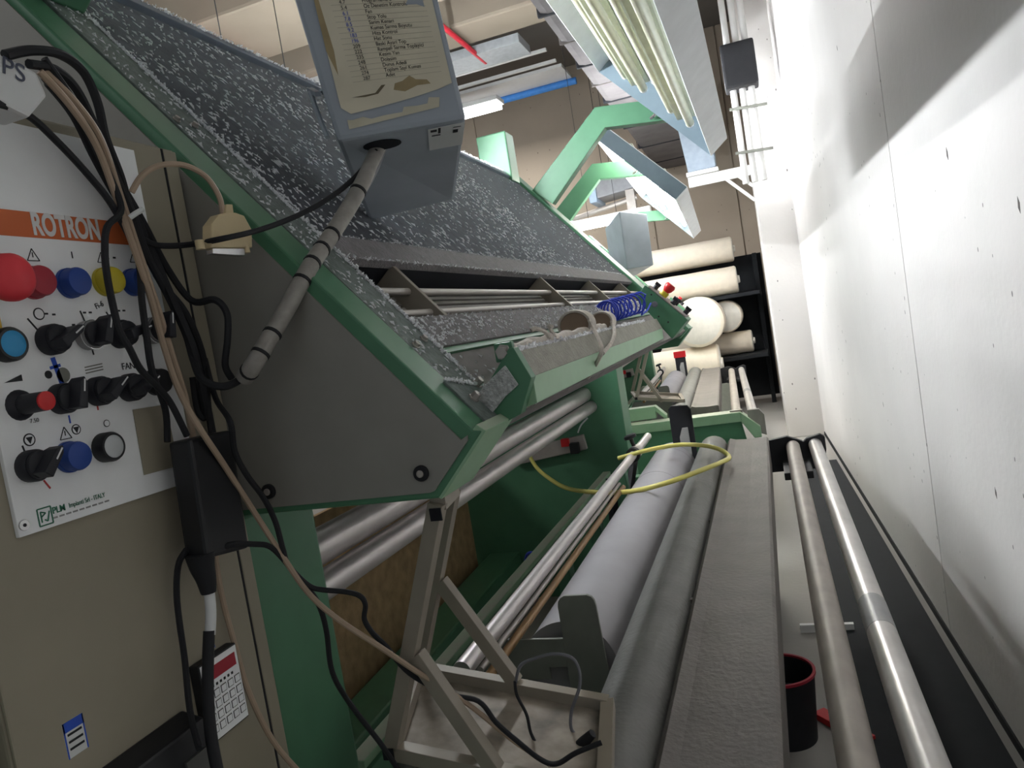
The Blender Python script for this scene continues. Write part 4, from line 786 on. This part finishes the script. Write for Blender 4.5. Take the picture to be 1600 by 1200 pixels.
for (p, r, wd, lab) in (((-0.346, 1.420, 1.297), .033, .05, 'open tape roll with brown core bound to the front beam'), ((-0.344, 1.660, 1.294), .027, .05, 'smaller wound tape roll behind the open one')):
    t = thing('tape_roll', lab, 'tape roll', p); c0 = Vector(p)
    n = 28; vs = []; fs = []
    prof = [(r, 0), (r*1.05, wd*.3), (r, wd), (r*.86, wd), (r*.86, 0)]
    for i in range(n):
        a = 2*PI*i/n
        for rr, h in prof: vs.append((c0.x + rr*math.cos(a), c0.y + h, c0.z + rr*math.sin(a)*.86))
    m_ = len(prof)
    for i in range(n):
        for k in range(m_): fs.append((i*m_+k, ((i+1) % n)*m_+k, ((i+1) % n)*m_+(k+1) % m_, i*m_+(k+1) % m_))
    MB().add(vs, fs).build('wound_tape', ROPE, t, sm=True)
    MB().prism([(c0.x + r*.84*math.cos(2*PI*i/20), c0.y + .004, c0.z + r*.72*math.sin(2*PI*i/20)) for i in range(20)], (0, wd*.9, 0)).build('core', CARD, t)
tag(MB().tube([(-0.329, 1.460, 1.313), (-0.307, 1.400, 1.292), (-0.280, 1.320, 1.261), (-0.275, 1.300, 1.246), (-0.283, 1.300, 1.231), (-0.321, 1.360, 1.198)], .004, 6).build('tape_strip', ROPE, None, sm=True), 'loose tape strip tied around the front beam', 'tape')
tag(MB().tube([(-0.336, 1.720, 1.307), (-0.304, 1.600, 1.274), (-0.291, 1.480, 1.252), (-0.282, 1.340, 1.239)], .004, 6).build('tape_strip', ROPE, None, sm=True), 'second loose tape strip below the smaller tape roll', 'tape')
# blue coiled cable
ca, cb_ = Vector((-0.427, 2.150, 1.318)), Vector((-0.360, 2.380, 1.333)); ax = (cb_-ca); e1 = ax.normalized().orthogonal().normalized(); e2 = ax.normalized().cross(e1); pts = []
for i in range(10*14+1):
    f = i/(10*14); a = 2*PI*10*f; pts.append(ca + ax*(f**1.5) + (e1*math.cos(a) + e2*math.sin(a))*.031)
pts += [Vector((-0.363, 2.400, 1.293)), Vector((-0.348, 2.440, 1.306)), Vector((-0.342, 2.488, 1.325))]
tag(MB().tube(pts, .0032, 6, 1).build('coiled_cable', BHOSE, None, sm=True), 'blue coiled cable plugged into the tilted control box', 'cable')
# yellow hose
tag(MB().tube([(-1.120, 3.300, 0.766), (-1.041, 3.150, 0.709), (-0.944, 3.000, 0.681), (-0.825, 2.850, 0.661), (-0.664, 2.650, 0.682), (-0.505, 2.500, 0.709), (-0.377, 2.460, 0.736), (-0.279, 2.550, 0.745), (-0.212, 2.750, 0.728), (-0.195, 2.900, 0.713), (-0.226, 2.950, 0.734), (-0.290, 3.000, 0.748), (-0.394, 3.050, 0.752), (-0.508, 2.950, 0.761), (-0.624, 2.950, 0.741)], .0085, 10).build('hose', YHOSE, None, sm=True), 'yellow plastic hose looped over the grey roller', 'hose')
tag(MB().tube([(-0.879, 3.360, 0.801), (-0.858, 3.360, 0.835), (-0.823, 3.360, 0.864)], .004, 6).build('string', LABELW, None, sm=True), 'short white string tied to the sensor bracket', 'string')
tag(MB().tube([(-1.108, 3.000, 0.317), (-1.072, 2.950, 0.372), (-1.025, 2.900, 0.391), (-1.025, 2.900, 0.359), (-1.052, 2.900, 0.333), (-1.000, 2.850, 0.353)], .006, 8).build('air_hose', BHOSE, None, sm=True), 'small blue air hose curl beside the green channel', 'hose')
# spindle, wheel and strap on the floor below the bed
WH = thing('bucket', 'dark round bucket with red rim standing under the edge of the feeding bed', 'bucket', (-.10, 2.24, .0))
MB().lathe((-.10, 2.24, 0), (0, 0, 1), [(.085, 0), (.10, .20), (.095, .20), (.088, .12), (.0, .12)], 36).build('shell', BLACKR, WH, sm=True)
MB().lathe((-.10, 2.24, .198), (0, 0, 1), [(.096, .008), (.096, 0), (.104, .0), (.104, .008), (.096, .008)], 36, False).build('rim', DRED, WH, sm=True)
tag(MB().beam((-.005, 2.35, .012), (.12, 2.20, .012), .045, .02).build('red_strap', RED, None, .002), 'red strap lying on the floor beside the dark wheel', 'strap')
tag(MB().beam((-.03, 2.95, .02), (.16, 2.95, .02), .02, .03).build('floor_strut', METALW, None, .002), 'short pale floor strut between the two rollers', 'strut')

# ---- fabric rolls, and an added rack whose dark back stands for wall shade
RK = thing('added_rack', 'added dark rack behind and below the cream fabric rolls, its back painting the wall shade', 'rack', (-1.1, 9.9, 0))
MB().box((-2.2, 9.55, .08), (.05, 9.62, 1.78)).build('wall_shade_sheet', DARKSH, RK, .004)  # dark sheet in place of the shaded far wall
for x in (-2.2, -.05): MB().box((x, 9.4, 0), (x+.05, 9.55, 1.78)).build('upright', DARKSH, RK, .004)
for z in (.64, 1.34): MB().box((-2.15, 8.85, z-.04), (-.02, 9.55, z)).build('shelf', DARKSH, RK, .004)
def roll(label, p0, p1, r, core=True, m=FELT):
    t = thing('fabric_roll', label, 'fabric roll', tuple((Vector(p0)+Vector(p1))/2), 'cream fabric rolls'); d = (Vector(p1)-Vector(p0)); L_ = d.length
    prof = [(r*.93, 0), (r, .015)] + [(r*(1+.012*math.sin(k*2.1)), L_*k/12) for k in range(1, 12)] + [(r, L_-.015), (r*.93, L_)]
    MB().lathe(p0, d, prof, 32).build('cloth', m, t, sm=True)
    for q, s in ((Vector(p0), -1), (Vector(p1), 1)):
        dn = d.normalized()*s
        MB().lathe(q, dn, [(r*.9, -.002), (r*.86, .004), (r*.3, .006), (r*.26, .03 if core else .007), (0, .03 if core else .007)], 28).build('roll_end', FELT2, t, sm=True)
    return t
roll('topmost long cream fabric roll', (-2.0, 9.22, 1.86), (-.25, 9.22, 1.86), .145)
roll('long cream fabric roll second from the top', (-1.95, 9.0, 1.50), (-.24, 9.0, 1.50), .155)
roll('big fabric roll with its round white end facing the aisle', (-.68, 8.35, 1.10), (-.68, 8.82, 1.10), .27, False)
roll('medium fabric roll right of the big round-ended one', (-.42, 8.98, 1.10), (-.42, 9.5, 1.10), .185, False)
roll('fabric roll poking out farthest to the right', (-1.2, 9.25, .775), (-.17, 9.20, .775), .13)
roll('lowest fabric roll in crumpled plastic wrap', (-1.7, 8.55, .622), (-.52, 8.55, .622), .21)
tag(MB().hexa([(-1.6,8.35,.0),(-.45,8.35,.0),(-.45,8.8,.0),(-1.6,8.8,.0),(-1.6,8.35,.41),(-.45,8.35,.41),(-.45,8.8,.41),(-1.6,8.8,.41)]).build('roll_pallet', DARKPL, None, .01), 'dark block carrying the lowest fabric rolls', 'pallet')
rt = MV @ Vector((-.40, 3.308, .868))
tag(MB().box((rt.x-.055, rt.y-.014, rt.z-.04), (rt.x+.055, rt.y+.014, rt.z+.018)).build('red_tape', RED, None, .004), 'red tape wrapped on the dark end plate of the farther bed', 'tape')
